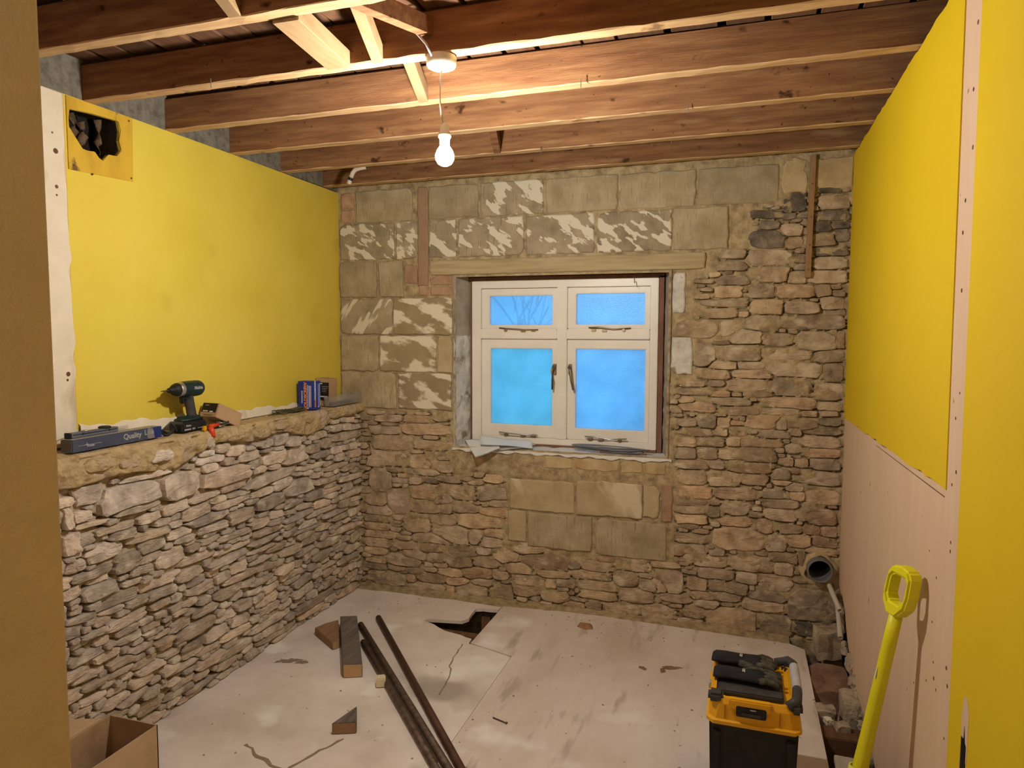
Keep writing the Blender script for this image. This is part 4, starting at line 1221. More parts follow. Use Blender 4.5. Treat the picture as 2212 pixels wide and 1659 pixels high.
# timber packing round the frame
prismo('packing_strip', [(FX1 + .004, FY - .004, .915), (FX1 + .030, FY - .004, .912), (FX1 + .030, FY - .004, 1.90), (FX1 + .004, FY - .004, 1.90)], (0, .06, 0), WOOD_RED, win)
prismo('packing_strip', [(FX0 - .010, FY - .002, .93), (FX0 - .001, FY - .002, .93), (FX0 - .001, FY - .002, 1.90), (FX0 - .010, FY - .002, 1.90)], (0, .06, 0), WOOD_RED, win)
prismo('packing_strip', [(FX0 - .02, FY - .004, 1.893), (FX1 + .03, FY - .004, 1.893), (FX1 + .03, FY - .004, 1.912), (FX0 - .02, FY - .004, 1.912)], (0, .06, 0), WOOD_RED, win)
prismo('packing_strip', [(FX0 + .01, FY - .006, .908), (FX1, FY - .006, .908), (FX1, FY - .006, .924), (FX0 + .01, FY - .006, .924)], (0, .06, 0), WOOD_RED, win)
# soffit board under the lintel
prismo('soffit', [(WO[0] - .06, YB - .004, 1.921), (WO[1] + .09, YB - .004, 1.921), (WO[1] + .09, YB + .20, 1.914), (WO[0] - .06, YB + .20, 1.914)], (0, 0, .01), PLASTERG, wall_back)
# two thin wires hanging in front of the upper right light
tubeo('wire', [(-.552, FY - .01, 1.900), (-.548, FY - .012, 1.862)], .0018, LGREYP, win, 6)
tubeo('wire', [(-.540, FY - .01, 1.872), (-.533, FY - .012, 1.838)], .0018, LGREYP, win, 6)

# bare tree outside
tree = thing('bare_tree', 'faint bare tree outside the upper left window light', 'tree', (-3.15, 10.2, -2.0))
tr_ = np.random.RandomState(4)
bmT, bmB = bmesh.new(), bmesh.new()
b_tube(bmT, [(0, 0, 0), (.05, 0, 1.5), (-.03, 0, 3.0), (.02, 0, 3.8)], [.09, .08, .07, .06], 8)
def grow(p, d, L_, r, lev):
    q = p + d * L_
    m = p + d * L_ * .5 + Vector(tr_.normal(0, .04 * L_, 3))
    b_tube(bmB, [p, m, q], [r, r * .8, r * .6], 5)
    if lev:
        for _ in range(3 if lev > 1 else 2):
            dd = (d + Vector(tr_.normal(0, .45, 3)) + Vector((0, 0, .12))).normalized()
            grow(p + d * L_ * tr_.uniform(.5, 1), dd, L_ * tr_.uniform(.55, .8), r * .55, lev - 1)
for k in range(7):
    a = tr_.uniform(-1, 1)
    grow(Vector((0, 0, 2.6 + .2 * k)), Vector((a, tr_.uniform(-.4, .4), 1.0)).normalized(), 1.1, .020, 3)
link('trunk', bm_mesh(bmT, 'trunk', True), TREEM, tree)
link('branches', bm_mesh(bmB, 'branches', True), TREEM, tree)

# ---- things on the window sill
pp = thing('paper_sheet', 'white folded paper sheets lying over the left of the sill', 'paper', (-1.30, 3.86, .918))
def sheet(name, pts, thick, mat, parent, fold=.006, seed=0):
    P, F = [], []
    n = 14
    r = np.random.RandomState(seed)
    (a, b, c, d) = [np.array(p, float) for p in pts]
    for j in range(n):
        for i in range(n):
            u, v = i / (n - 1), j / (n - 1)
            p = a * (1 - u) * (1 - v) + b * u * (1 - v) + c * u * v + d * (1 - u) * v
            p = p + np.array([0, 0, fold * math.sin(u * 7 + seed) * math.sin(v * 4 + 1)])
            P.append(p)
    for j in range(n - 1):
        for i in range(n - 1):
            k = j * n + i
            F.append((k, k + 1, k + n + 1, k + n))
    m0 = len(P)
    P += [p - np.array([0, 0, thick]) for p in P]
    F += [tuple(x + m0 for x in f[::-1]) for f in F[:]]
    for i in range(n - 1):
        for (e, st) in ((0, 1), (n * (n - 1), 1)):
            F.append((e + i, e + i + 1, e + i + 1 + m0, e + i + m0))
        for (e) in (0, n - 1):
            F.append((e + i * n, e + (i + 1) * n, e + (i + 1) * n + m0, e + i * n + m0))
    return link(name, pyd(name, P, F, True), mat, parent)
sheet('sheet', [(-.17, -.075, -.030), (.15, -.055, .006), (.20, .060, .018), (-.19, .07, .014)], .001, PAPER, pp, .004, 1)
sheet('sheet', [(-.11, -.050, .016), (.21, -.055, .010), (.17, .05, .030), (-.16, .065, .046)], .001, PAPER, pp, .003, 4)
sheet('sheet', [(-.11, -.135, -.050), (.02, -.075, .000), (-.04, .04, .022), (-.25, .05, .026)], .001, PAPER, pp, .002, 2)
cl = thing('cable_coil', 'flattened coil of grey-blue cable on the right of the sill', 'cable', (-.66, 3.875, .918))
for k in range(5):
    pts = []
    a, b = .195 + .006 * k - .02 * (k % 2), .018 + .004 * k
    ox = rng.uniform(-.015, .015)
    for i in range(33):
        t = 2 * math.pi * i / 32
        pts.append((ox + a * math.cos(t), b * math.sin(t) + .004 * math.sin(3 * t + k), .006 + .0045 * k + .008 * max(0, -math.cos(t)) + .004 * math.sin(2 * t + k)))
    tubeo('loop', pts, .0032, CABLE, cl, 6)
tubeo('tail', [(-.02, -.03, .004), (.08, -.045, .005), (.17, -.05, .006)], .0032, CABLE, cl, 6)
st_ = boxo('wood_stick', (-.58, 3.838, .9205), (.26, .010, .008), WOOD_RED, None, rot=(0, 0, -.03), bev=.001)
tag(st_, 'thin dark wooden stick lying in front of the cable coil', 'stick')

# ---- batten hanging on the stonework at the right
bt = thing('wall_batten', 'narrow brown wooden batten nailed upright to the stone wall, right of window', 'batten', (.332, YB - .014, 1.862))
prismo('strip', [(-.014, -.012, .0), (.013, -.012, .001), (.020, -.012, .60), (-.004, -.012, .60)], (0, .018, 0), LATH, bt)
for z in (.04, .16, .30, .46):
    cylo('nail_head', (.002 + z * .012, -.014, z), (.002 + z * .012, -.010, z), .004, IRON, bt, n=8)

# ---- soil pipe stub and the two small waste pipes
sp = thing('soil_pipe', 'open grey soil pipe stub sticking out of the stone wall, lower right corner', 'pipe', (.433, YB, .386))
bm = bmesh.new()
b_lathe(bm, [(.062, -.12), (.062, .052), (.060, .056), (.053, .056), (.052, .05), (.052, -.12)], (0, 0, 0), (0, -1, .0), 32)
link('pipe_wall', bm_mesh(bm, 'pipe_wall', True), DGREYPIPE, sp)
bm = bmesh.new()
b_cyl(bm, (0, .12, 0), (0, .10, 0), .052, .052, 24)
link('dark_bore', bm_mesh(bm, 'dark_bore'), VOID, sp)
bm = bmesh.new()
b_lathe(bm, [(.063, .010), (.074, .010), (.086, .002), (.094, -.012)], (0, 0, -.006), (0, -1, 0), 22)
for v in bm.verts:
    v.co += Vector((.010 * math.sin(v.co.z * 60), .004 * math.sin(v.co.x * 120), .012 * math.sin(v.co.x * 50 + 1)))
link('mortar_collar', bm_mesh(bm, 'mortar_collar', True), SMEAR, sp)
def wpipe(label, p0, p1, r):
    t = thing('waste_pipe', label, 'pipe', p0)
    p0, p1 = Vector(p0), Vector(p1)
    d = p1 - p0
    bm = bmesh.new()
    b_lathe(bm, [(r, 0), (r, d.length), (r * .8, d.length), (r * .78, .002)], (0, 0, 0), d, 16)
    link('pipe_wall', bm_mesh(bm, 'pipe_wall', True), PVC, t)
    bm = bmesh.new()
    b_cyl(bm, d * .6, d * .62, r * .79, r * .79, 12)
    link('dark_bore', bm_mesh(bm, 'dark_bore'), VOID, t)
wpipe('short cream waste pipe slanting down, just below the soil pipe', (.478, 3.77, .318), (.505, 3.585, .262), .0115)
wpipe('lower cream waste pipe end pointing to the floor gap', (.508, 3.70, .262), (.500, 3.50, .163), .0115)

# ---- white elbow pipe at the ceiling, left corner
ep = thing('overflow_pipe', 'short white pipe elbow with black band under the joists, back left corner', 'pipe', (-1.97, 3.36, 2.40))
tubeo('elbow', [(.075, .01, .058), (.045, .005, .054), (.018, 0, .046), (.002, 0, .030), (-.010, -.004, -.002)], .012, PVC, ep, 12)
cylo('band', (-.0075, -.003, .004), (-.0125, -.005, -.009), .0135, BLACKP, ep, n=16)
cylo('end_cap', (-.0128, -.005, -.0095), (-.019, -.006, -.028), .012, PVC, ep, n=16)

# ================================================================== PENDANT LAMP
pl = thing('pendant_lamp', 'bare lit bulb hanging from a white ceiling rose', 'lamp', (-.905, 2.092, 2.448))
bm = bmesh.new()
b_lathe(bm, [(0, 0), (.046, 0), (.048, -.004), (.047, -.026), (.044, -.032), (.036, -.036), (.012, -.037), (.008, -.044), (0, -.044)], (0, 0, 0), (0, .0001, 1), 32)
link('ceiling_rose', bm_mesh(bm, 'ceiling_rose', True), ROSEW, pl)
tubeo('flex', [(0, 0, -.04), (-.004, 0, -.08), (-.005, 0, -.14), (.002, .004, -.205)], .0032, ROSEW, pl, 8)
b0 = BULB_POS - Vector((-.905, 2.092, 2.448))
bm = bmesh.new()
b_lathe(bm, [(0, .095), (.008, .093), (.013, .088), (.015, .070), (.019, .066), (.020, .052), (.016, .046), (.016, .030), (0, .030)], b0, (0, .0001, 1), 20)
link('lamp_holder', bm_mesh(bm, 'lamp_holder', True), ROSEW, pl)
bm = bmesh.new()
b_lathe(bm, [(.0125, .031), (.014, .026), (.024, .012), (.030, -.004), (.029, -.018), (.021, -.031), (.010, -.037), (0, -.0385)], b0, (0, .0001, 1), 20)
link('bulb', bm_mesh(bm, 'bulb', True), BULB, pl)
tubeo('supply_cable', [(-.012, -.044, -.014), (-.03, -.048, .025), (-.075, -.047, .075), (-.13, -.046, .13), (-.155, -.05, .16)], .004, LGREYP, pl, 8)

# ================================================================== THINGS ON THE LEDGE
LZ = LEDGE + .0035
RX = (math.pi / 2, 0, math.pi / 2)           # text facing +x
# long navy carton
nb_ = thing('long_carton', 'long navy blue carton with grey end lying along the stone ledge', 'box', (-2.253, 1.862, LZ), (0, 0, .012))
boxo('carton', (0, .205, .0225), (.052, .410, .045), NAVY, nb_, bev=.0015)
boxo('end_flap', (0, -.0008, .0225), (.050, .0016, .043), mk('grey_card', [(.12, .115, .105), (.17, .16, .15)], scale=9, rough=.6, bump=.05), nb_, bev=.0004)
boxo('top_card', (-.002, .2, .0456), (.046, .395, .0008), mk('dusty_card', [(.28, .25, .21), (.36, .32, .27)], scale=9, rough=.8, bump=.05), nb_, bev=0)
boxo('blue_band', (.0263, .385, .0225), (.0008, .048, .044), mk('blue_band_card', [(.012, .025, .13), (.018, .033, .17)], scale=8, rough=.4, bump=.03), nb_, bev=0)
boxo('grey_wash', (.0262, .17, .0225), (.0004, .336, .0435), mk('faded_navy', [(.045, .055, .10), (.075, .085, .13)], scale=6, stretch=(1, 2, 1), rough=.5, bump=.03), nb_, bev=0)
texto('lettering', 'Quality', .029, GREYPR, nb_, (.0268, .263, .0255), RX, bold=.0004)
texto('lettering', 'Line', .029, GREYPR, nb_, (.0272, .345, .0285), RX, bold=.0004)
texto('lettering', 'BORNER', .008, GREYPR, nb_, (.0268, .075, .0165), RX, bold=.0004)
boxo('printed_rule', (.0267, .073, .0215), (.0004, .10, .0011), GREYPR, nb_, bev=0)
bm = bmesh.new()
for k in range(8):
    a = math.pi * k / 4
    ln = .012 if k % 2 == 0 else .006
    q0 = bm.verts.new((.0267, .060 + .0012 * math.cos(a + 1.57), .0225 + .0012 * math.sin(a + 1.57)))
    q1 = bm.verts.new((.0267, .060 + ln * math.cos(a), .0225 + ln * math.sin(a)))
    q2 = bm.verts.new((.0267, .060 + .0012 * math.cos(a - 1.57), .0225 + .0012 * math.sin(a - 1.57)))
    bm.faces.new((q0, q2, q1))
link('printed_star', bm_mesh(bm, 'printed_star'), GREYPR, nb_)
sheet('torn_tape', [(.0275, .335, .004), (.0285, .372, .002), (.0285, .362, .044), (.0275, .338, .046)], .0004, CLEARP, nb_, .001, 3)
# small spirit level on the carton
sl_ = thing('pocket_level', 'grey bar tool lying on top of the navy carton', 'spirit level', (-2.268, 1.985, LZ + .0466), (0, 0, .02))
boxo('bar', (0, 0, .010), (.026, .205, .019), mk('level_grey', [(.10, .11, .14), (.15, .16, .20)], scale=14, rough=.4, bump=.04), sl_, bev=.002)
boxo('groove', (.0132, .0, .012), (.0008, .19, .003), BLACKP, sl_, bev=0)
for y in (-.055, .06):
    boxo('groove_notch', (.0134, y, .012), (.001, .006, .008), BLACKP, sl_, bev=0)
bm = bmesh.new()
b_lathe(bm, [(0, 0), (.022, 0), (.023, .004), (.018, .007), (0, .0075)], (-.004, .055, .0195), (0, 0, 1), 20)
link('black_knob', bm_mesh(bm, 'black_knob', True), BLACKP, sl_)
bm = bmesh.new()
b_lathe(bm, [(0, 0), (.014, 0), (.014, .003), (0, .0035)], (-.002, -.035, .0195), (0, 0, 1), 18)
link('round_cap', bm_mesh(bm, 'round_cap', True), STEEL, sl_)
boxo('end_block', (0, -.106, .010), (.028, .008, .022), BLACKP, sl_, bev=.002)
# clear strip tab standing behind the carton
ct = boxo('clear_tab', (-2.318, 2.165, LZ + .028), (.002, .05, .056), CLEARP, None, bev=0)
tag(ct, 'small clear plastic tab standing behind the navy carton', 'tab')

# cordless impact driver
dr = thing('impact_driver', 'dark teal and black cordless driver standing on its battery on the ledge', 'power tool', (-2.268, 2.455, LZ), (0, 0, .03))
hz = 1.337 - LZ
bm = bmesh.new()
b_lathe(bm, [(0, .088), (.014, .088), (.026, .084), (.0325, .072), (.034, .05), (.034, .01), (.033, -.025), (.031, -.038)], (0, 0, hz), (0, 1, 0), 28)
for v in bm.verts:
    if v.co.z < hz:
        v.co.z = hz + (v.co.z - hz) * 1.08
link('motor_housing', bm_mesh(bm, 'motor_housing', True), TEAL, dr)
bm = bmesh.new()
b_lathe(bm, [(.0318, .036), (.0325, .040), (.030, .052), (.0275, .057)], (0, 0, hz), (0, -1, 0), 28)
link('metal_collar', bm_mesh(bm, 'metal_collar', True), STEEL, dr)
bm = bmesh.new()
b_lathe(bm, [(.0285, .054), (.0285, .060), (.024, .073), (.019, .082), (.012, .084), (.012, .090), (.0105, .0905), (.0105, .104), (0, .104)], (0, 0, hz), (0, -1, 0), 24)
link('nose', bm_mesh(bm, 'nose', True), BLACKP, dr)
bm = bmesh.new()
b_tube(bm, [(0, -.103, hz), (0, -.125, hz), (0, -.135, hz), (0, -.148, hz)], [.0036, .0034, .0028, .0014], 8)
link('driver_bit', bm_mesh(bm, 'driver_bit', True), IRON, dr)
# handle: lofted ovals
bm = bmesh.new()
rings = []
for (y, z, a, b) in ((.005, hz - .022, .020, .034), (.004, hz - .036, .019, .030), (.012, hz - .055, .0175, .025), (.020, hz - .085, .017, .0235), (.026, hz - .112, .0175, .024), (.030, hz - .128, .021, .032)):
    rings.append([bm.verts.new((a * math.cos(t), y + b * math.sin(t), z)) for t in [2 * math.pi * k / 20 for k in range(20)]])
for A, B in zip(rings, rings[1:]):
    for k in range(20):
        bm.faces.new((A[k], A[(k + 1) % 20], B[(k + 1) % 20], B[k]))
bm.faces.new(rings[0]); bm.faces.new(rings[-1])
link('handle', bm_mesh(bm, 'handle', True), GREYP, dr)
boxo('switch_collar', (0, -.006, hz - .040), (.037, .042, .020), TEAL, dr, bev=.006, rot=(.1, 0, 0))
boxo('trigger', (0, -.030, hz - .046), (.017, .020, .034), BLACKP, dr, bev=.005, rot=(.15, 0, 0))
boxo('direction_lever', (0, -.008, hz - .034), (.042, .018, .007), BLACKP, dr, bev=.002)
bm = bmesh.new()
b_box(bm, (0, .008, .052), (.066, .142, .024), None, .009, 3, .80)
link('foot', bm_mesh(bm, 'foot', True), TEAL, dr)
bt_ = boxo('battery', (0, .002, .0215), (.072, .150, .041), BLACKP, dr, bev=.006, seg=3)
bt_b = boxo('battery_rim', (.0, -.060, .034), (.060, .030, .020), GREYP, dr, bev=.005, rot=(-.5, 0, 0))
texto('lettering', 'Makita', .019, GREYPR, dr, (.0350, .034, hz + .003), RX, bold=.0006)
texto('lettering', 'Makita', .011, GREYPR, bt_, (.0364, -.038, .006), RX, bold=.0003)
texto('lettering', '18V', .011, GREYPR, bt_, (.0364, -.008, -.010), RX, bold=.0004)
boxo('printed_rule', (.0363, -.043, -.010), (.0004, .038, .006), GREYPR, bt_, bev=0)
boxo('printed_rule', (.0363, .040, -.010), (.0004, .046, .0025), GREYPR, bt_, bev=0)
# loose dark chargers leads beside it
lead = thing('tool_lead', 'small dark tangle of cord between the carton and the driver', 'cord', (-2.262, 2.335, LZ))
tubeo('loop', [(0.0 + .018 * math.cos(t), .030 * math.sin(t), .010 + .010 * math.sin(2 * t)) for t in [k * .52 for k in range(15)]], .0055, BLACKP, lead, 8)
tubeo('loop', [(-.015, -.03, .006), (-.01, .0, .030), (.0, .018, .050), (.004, .035, .030), (.006, .045, .008)], .004, GREYP, lead, 8)

# tilted cardboard screw box resting on pliers
def label_text(parent, items):
    for (b, s, m, loc, rot) in items:
        texto('lettering', b, s, m, parent, loc, rot)
cb = thing('screw_carton', 'small brown cardboard box tipped up beside the driver, black label on end', 'box', (-2.268, 2.625, LZ + .050), (-.0, 0, 0))
cb.rotation_euler = Euler((-.42, 0, -.10))
boxo('carton', (0, .035, .012), (.100, .150, .066), CARD, cb, bev=.0015)
boxo('label', (-.003, -.0403, .022), (.088, .0006, .042), BLACKL, cb, bev=0)
boxo('printed_rule', (-.022, -.0408, .006), (.030, .0003, .005), WHITEP, cb, bev=0)
boxo('printed_rule', (.014, -.0408, .004), (.020, .0003, .006), WHITEP, cb, bev=0)
boxo('printed_rule', (-.020, -.0408, .033), (.022, .0003, .003), GREYPR, cb, bev=0)
boxo('printed_rule', (.0, -.0408, -.012), (.052, .0003, .006), mk('brown_print', [(.22, .12, .06), (.26, .14, .07)], bump=0), cb, bev=0)
pz = thing('pliers', 'dark pliers with steel jaws lying under the tipped cardboard box', 'pliers', (-2.240, 2.60, LZ))
tubeo('handle', [(-.02, -.06, .006), (.0, -.02, .010), (.010, .03, .010), (.014, .075, .012), (.0, .11, .010)], [.006, .007, .007, .006, .004], STEEL, pz, 8)
tubeo('handle', [(.02, -.05, .006), (.018, .0, .012), (.020, .05, .018), (-.01, .09, .022), (-.03, .10, .012)], [.006, .007, .007, .006, .005], GREYP, pz, 8)
tubeo('jaw', [(-.02, .08, .008), (-.03, .14, .006), (-.034, .175, .003)], [.009, .006, .002], GREYP, pz, 8)
boxo('pivot', (.0, .03, .018), (.022, .05, .012), STEEL, pz, bev=.004)
# red trigger clamp hanging over the edge
rc = thing('red_clamp', 'small red plastic grip hanging over the ledge below the driver', 'clamp', (-2.205, 2.55, LZ))
bm = bmesh.new()
b_tube(bm, [(.0, -.035, .012), (.012, -.036, .0), (.020, -.035, -.022), (.021, -.034, -.034)], [.011, .0125, .010, .0085], 10)
b_tube(bm, [(.0, -.036, .013), (-.002, -.005, .014), (-.004, .030, .015)], [.010, .0085, .006], 10)
link('grip', bm_mesh(bm, 'grip', True), REDP, rc)
tubeo('wire_bail', [(-.006, .02, .006), (.006, .055, .006), (.006, .060, .018), (-.006, .030, .022)], .0018, STEEL, rc, 6)
boxo('black_body', (-.012, .012, .006), (.018, .060, .012), BLACKP, rc, bev=.003)
boxo('yellow_tab', (-.004, -.062, .008), (.016, .016, .022), YELP, rc, bev=.003)

# olive line winder
ol = thing('line_winder', 'olive green string line wound on a flat winder on the ledge', 'string line', (-2.275, 3.19, LZ))
boxo('winder', (0, .06, .006), (.05, .14, .008), OLIVE, ol, bev=.003)
boxo('winder', (.004, .055, .015), (.045, .12, .006), OLIVE, ol, bev=.003, rot=(.04, 0, .06))
for k in range(6):
    tubeo('string', [(-.018 + .006 * k + .014 * math.sin(t * 1.3 + k), -.055 + .050 * math.cos(t + k), .012 + .009 * math.sin(t * 2 + k)) for t in [j * .6 for j in range(11)]], .0022, OLIVE, ol, 5)
tubeo('string', [(.0, -.09, .004), (.006, -.14, .003), (.012, -.19, .003)], .0022, OLIVE, ol, 5)

# blue screw box
bb = thing('blue_screw_box', 'upright royal blue screw box with orange and white lettering', 'box', (-2.268, 3.372, LZ), (0, 0, .02))
BW, BD, BH = .098, .070, .158            # width along x, depth along y, height
boxo('carton', (0, 0, BH / 2), (BW, BD, BH), BLUEB, bb, bev=.0012)
def vtext(parent, body, size, mat, pos, face, bold=0.0):
    """lettering that reads upwards on a -y or +x face"""
    o = texto('lettering', body, size, mat, parent, pos, (0, 0, 0), bold=bold)
    M = Matrix(((0, -1, 0), (0, 0, -1), (1, 0, 0))) if face == 'y' else Matrix(((0, 0, 1), (0, -1, 0), (1, 0, 0)))
    o.rotation_euler = M.to_euler()
    return o
fy, fx = -BD / 2 - .0004, BW / 2 + .0004
vtext(bb, 'GOLDSCREW', .0255, ORANGE, (-.002, fy, .074), 'y', .0012)
vtext(bb, 'PERFORMANCE', .010, WHITEP, (-.024, fy, .070), 'y', .0003)
for (x, z, h_, w_, m) in ((.0125, .074, .128, .0032, WHITEP), (.0225, .074, .120, .0055, WHITEP), (.0315, .074, .12, .0035, WHITEP)):
    boxo('printed_rule', (x, fy, z), (w_, .0005, h_), m, bb, bev=0)
boxo('printed_head', (.0125, fy, .008), (.010, .0005, .006), WHITEP, bb, bev=0)
vtext(bb, 'WOODSCREW', .0165, WHITEP, (fx, -.019, .108), 'x', .0012)
vtext(bb, 'GOLD', .0165, ORANGE, (fx, -.019, .036), 'x', .0010)
boxo('printed_screw', (fx, .012, .080), (.0005, .0030, .125), WHITEP, bb, bev=0)
boxo('printed_screw', (fx, .012, .014), (.0005, .011, .006), WHITEP, bb, bev=0)
boxo('printed_rule', (fx, .026, .080), (.0005, .004, .13), WHITEP, bb, bev=0)

# brown screw box behind it
cb2 = thing('screw_carton', 'upright brown cardboard box with black label in the back corner', 'box', (-2.296, 3.585, LZ), (0, .03, .05))
boxo('carton', (0, 0, .080), (.088, .095, .160), CARD, cb2, bev=.0015)
boxo('label', (.006, -.0478, .086), (.070, .0005, .105), BLACKL, cb2, bev=0)
boxo('printed_rule', (-.014, -.0482, .131), (.026, .0003, .006), WHITEP, cb2, bev=0)
for k in range(4):
    boxo('printed_rule', (.016 - .002 * k, -.0482, .115 - .010 * k), (.042 - .006 * k, .0003, .0025), GREYPR, cb2, bev=0)
boxo('printed_rule', (.006, -.0482, .056), (.055, .0003, .007), WHITEP, cb2, bev=0)
# clear plastic tray
ty = thing('plastic_tray', 'cloudy clear plastic tray of fixings at the far end of the ledge', 'tray', (-2.228, 3.66, LZ))
bm = bmesh.new()
for (s, h_) in (((.0) , 0), (1, 0)):
    pass
rect_pts = [(-.026, -.15), (.026, -.15), (.026, .15), (-.026, .15)]
top_pts = [(-.029, -.165), (.034, -.165), (.034, .158), (-.029, .158)]
A = [bm.verts.new((x, y, .002)) for x, y in rect_pts]
B = [bm.verts.new((x, y, .060)) for x, y in top_pts]
Ai = [bm.verts.new((x * .96, y * .985, .004)) for x, y in rect_pts]
Bi = [bm.verts.new((x * .96, y * .985, .060)) for x, y in top_pts]
for k in range(4):
    j = (k + 1) % 4
    bm.faces.new((A[k], A[j], B[j], B[k]))
    bm.faces.new((Ai[j], Ai[k], Bi[k], Bi[j]))
    bm.faces.new((B[k], B[j], Bi[j], Bi[k]))
bm.faces.new(A[::-1]); bm.faces.new(Ai)
link('tub', bm_mesh(bm, 'tub'), CLEARP, ty)
boxo('dark_fixings', (.0, -.02, .014), (.042, .22, .018), GREYP, ty, bev=.006)

# ================================================================== FLOOR THINGS
# conduits
def conduit(label, p0, p1, r, mat):
    p0, p1 = Vector(p0), Vector(p1)
    t = thing('metal_pipe', label, 'pipe', p0)
    d = p1 - p0
    bm = bmesh.new()
    b_lathe(bm, [(r * .72, .03), (r * .72, 0), (r, 0), (r, d.length), (r * .7, d.length), (r * .7, d.length - .03)], (0, 0, 0), d, 16)
    link('tube', bm_mesh(bm, 'tube', True), mat, t)
    bm = bmesh.new()
    b_cyl(bm, d.normalized() * .012, d.normalized() * .014, r * .73, None, 12)
    link('dark_bore', bm_mesh(bm, 'dark_bore'), VOID, t)
conduit('brown rusty pipe on the floor, rightmost of the three', (-1.838, 3.348, .017), (-.748, 2.058, .017), .0155, IRON2)
conduit('grey metal pipe on the floor, middle of the three', (-1.885, 3.238, .017), (-.790, 2.060, .017), .0155, IRON)
conduit('grey metal pipe on the floor, leftmost, touching the white cube', (-1.765, 3.055, .016), (-.836, 2.050, .016), .0148, IRON)

# weathered post offcut resting on a brown one
def offcut(name, label, poly, h_, z0, mat, endmat, endk):
    t = thing(name, label, 'timber', (sum(p[0] for p in poly) / len(poly), sum(p[1] for p in poly) / len(poly), z0))
    c = Vector(t.location)
    bm = bmesh.new()
    b_prism(bm, [(x - c.x, y - c.y, 0) for x, y in poly], (0, 0, h_))
    bmesh.ops.recalc_face_normals(bm, faces=bm.faces)
    es = [e for e in bm.edges if len(e.link_faces) == 2 and e.calc_face_angle() > .3]
    bmesh.ops.bevel(bm, geom=es, offset=.0025, segments=2, affect='EDGES')
    link('log', bm_mesh(bm, 'log'), mat, t)
    a, b = [Vector((*poly[k], 0)) - Vector((c.x, c.y, 0)) for k in endk]
    n = Vector((b - a).cross(Vector((0, 0, 1)))).normalized()
    m = (a + b) / 2
    if n.dot(m) < 0:
        n = -n
    i = (b - a).normalized() * .003
    q = [a + i, b - i, b - i + Vector((0, 0, h_ - .003)), a + i + Vector((0, 0, h_ - .003))]
    q = [p + n * .0006 + Vector((0, 0, .0015)) for p in q]
    me = pyd('sawn_end', q, [(0, 1, 2, 3)])
    link('sawn_end', me, endmat, t)
    return t
offcut('timber_offcut', 'weathered grey timber offcut with pale sawn end on the floor', [(-1.680, 2.722), (-1.598, 2.757), (-1.905, 3.236), (-1.987, 3.201)], .062, .002, WOOD_GREY, WOOD_END, (0, 1))
offcut('timber_offcut', 'short brown timber offcut with a cut corner beside the grey timber', [(-1.880, 2.953), (-1.862, 2.990), (-2.000, 3.205), (-2.041, 3.143), (-2.063, 3.077)], .040, .002, WOOD_BR, WOOD_END, (0, 1))
wc = thing('white_block', 'small white painted wooden cube against the leftmost pipe', 'block', (-1.480, 2.712, .002), (0, 0, .50))
bm = bmesh.new()
b_box(bm, (0, 0, .022), (.042, .042, .042), None, .004, 2)
link('cube', bm_mesh(bm, 'cube'), mk('cream_block', [(.66, .56, .38), (.74, .64, .46)], scale=12, rough=.8, bump=.1), wc)
offcut('timber_wedge', 'dark triangular timber wedge standing alone on the floor', [(-1.480, 2.310), (-1.391, 2.348), (-1.453, 2.457)], .045, .002, WOOD_GREY, WOOD_BR, (0, 1))
nl = thing('loose_nail', 'single long nail lying on the plywood', 'nail', (-.878, 2.601, .007))
cylo('shank', (-.035, .012, .0005), (.030, -.010, .0005), .0028, IRON, nl, n=8)
cylo('head', (.030, -.010, .0005), (.033, -.011, .0005), .006, IRON, nl, n=10)
chp = thing('stone_chip', 'small tan stone chip on the plywood below the window', 'stone', (-.735, 3.615, .0045))
bm = bmesh.new()
for p in ((-.045, -.012, 0), (.0, -.038, 0), (.046, -.02, 0), (.03, .030, 0), (-.02, .028, 0), (-.03, .004, .020), (.012, -.012, .026), (.022, .012, .016)):
    bm.verts.new(p)
bmesh.ops.convex_hull(bm, input=bm.verts)
link('chip_body', bm_mesh(bm, 'chip_body'), LATH, chp)
# crumbs of rubble on the floor
bm = bmesh.new()
rc_ = np.random.RandomState(77)
for k in range(170):
    x, y = rc_.uniform(-2.1, .3), rc_.uniform(2.0, 3.68)
    if rc_.rand() < .45:
        y = 3.72 - abs(rc_.normal(0, .12))
    if (-1.65 < x < -1.22 and 3.2 < y < 3.75) or (-2.1 < x < -1.56 and 2.68 < y < 3.30) or (-.10 < x < .27 and 2.24 < y < 2.68):
        continue
    s = rc_.uniform(.002, .007)
    z = .004 if x > -1.01 else 0
    vv = [bm.verts.new((x + s * math.cos(a) * rc_.uniform(.6, 1.3), y + s * math.sin(a) * rc_.uniform(.6, 1.3), z)) for a in (0, 1.6, 3.1, 4.7)]
    t_ = bm.verts.new((x, y, z + s * .8))
    for i in range(4):
        bm.faces.new((vv[i], vv[(i + 1) % 4], t_))
cr_ = link('floor_crumbs', bm_mesh(bm, 'floor_crumbs'), MORTAR)
cr_['kind'] = 'stuff'
tag(cr_, 'scattered crumbs of stone and mortar across the floor', 'rubble')

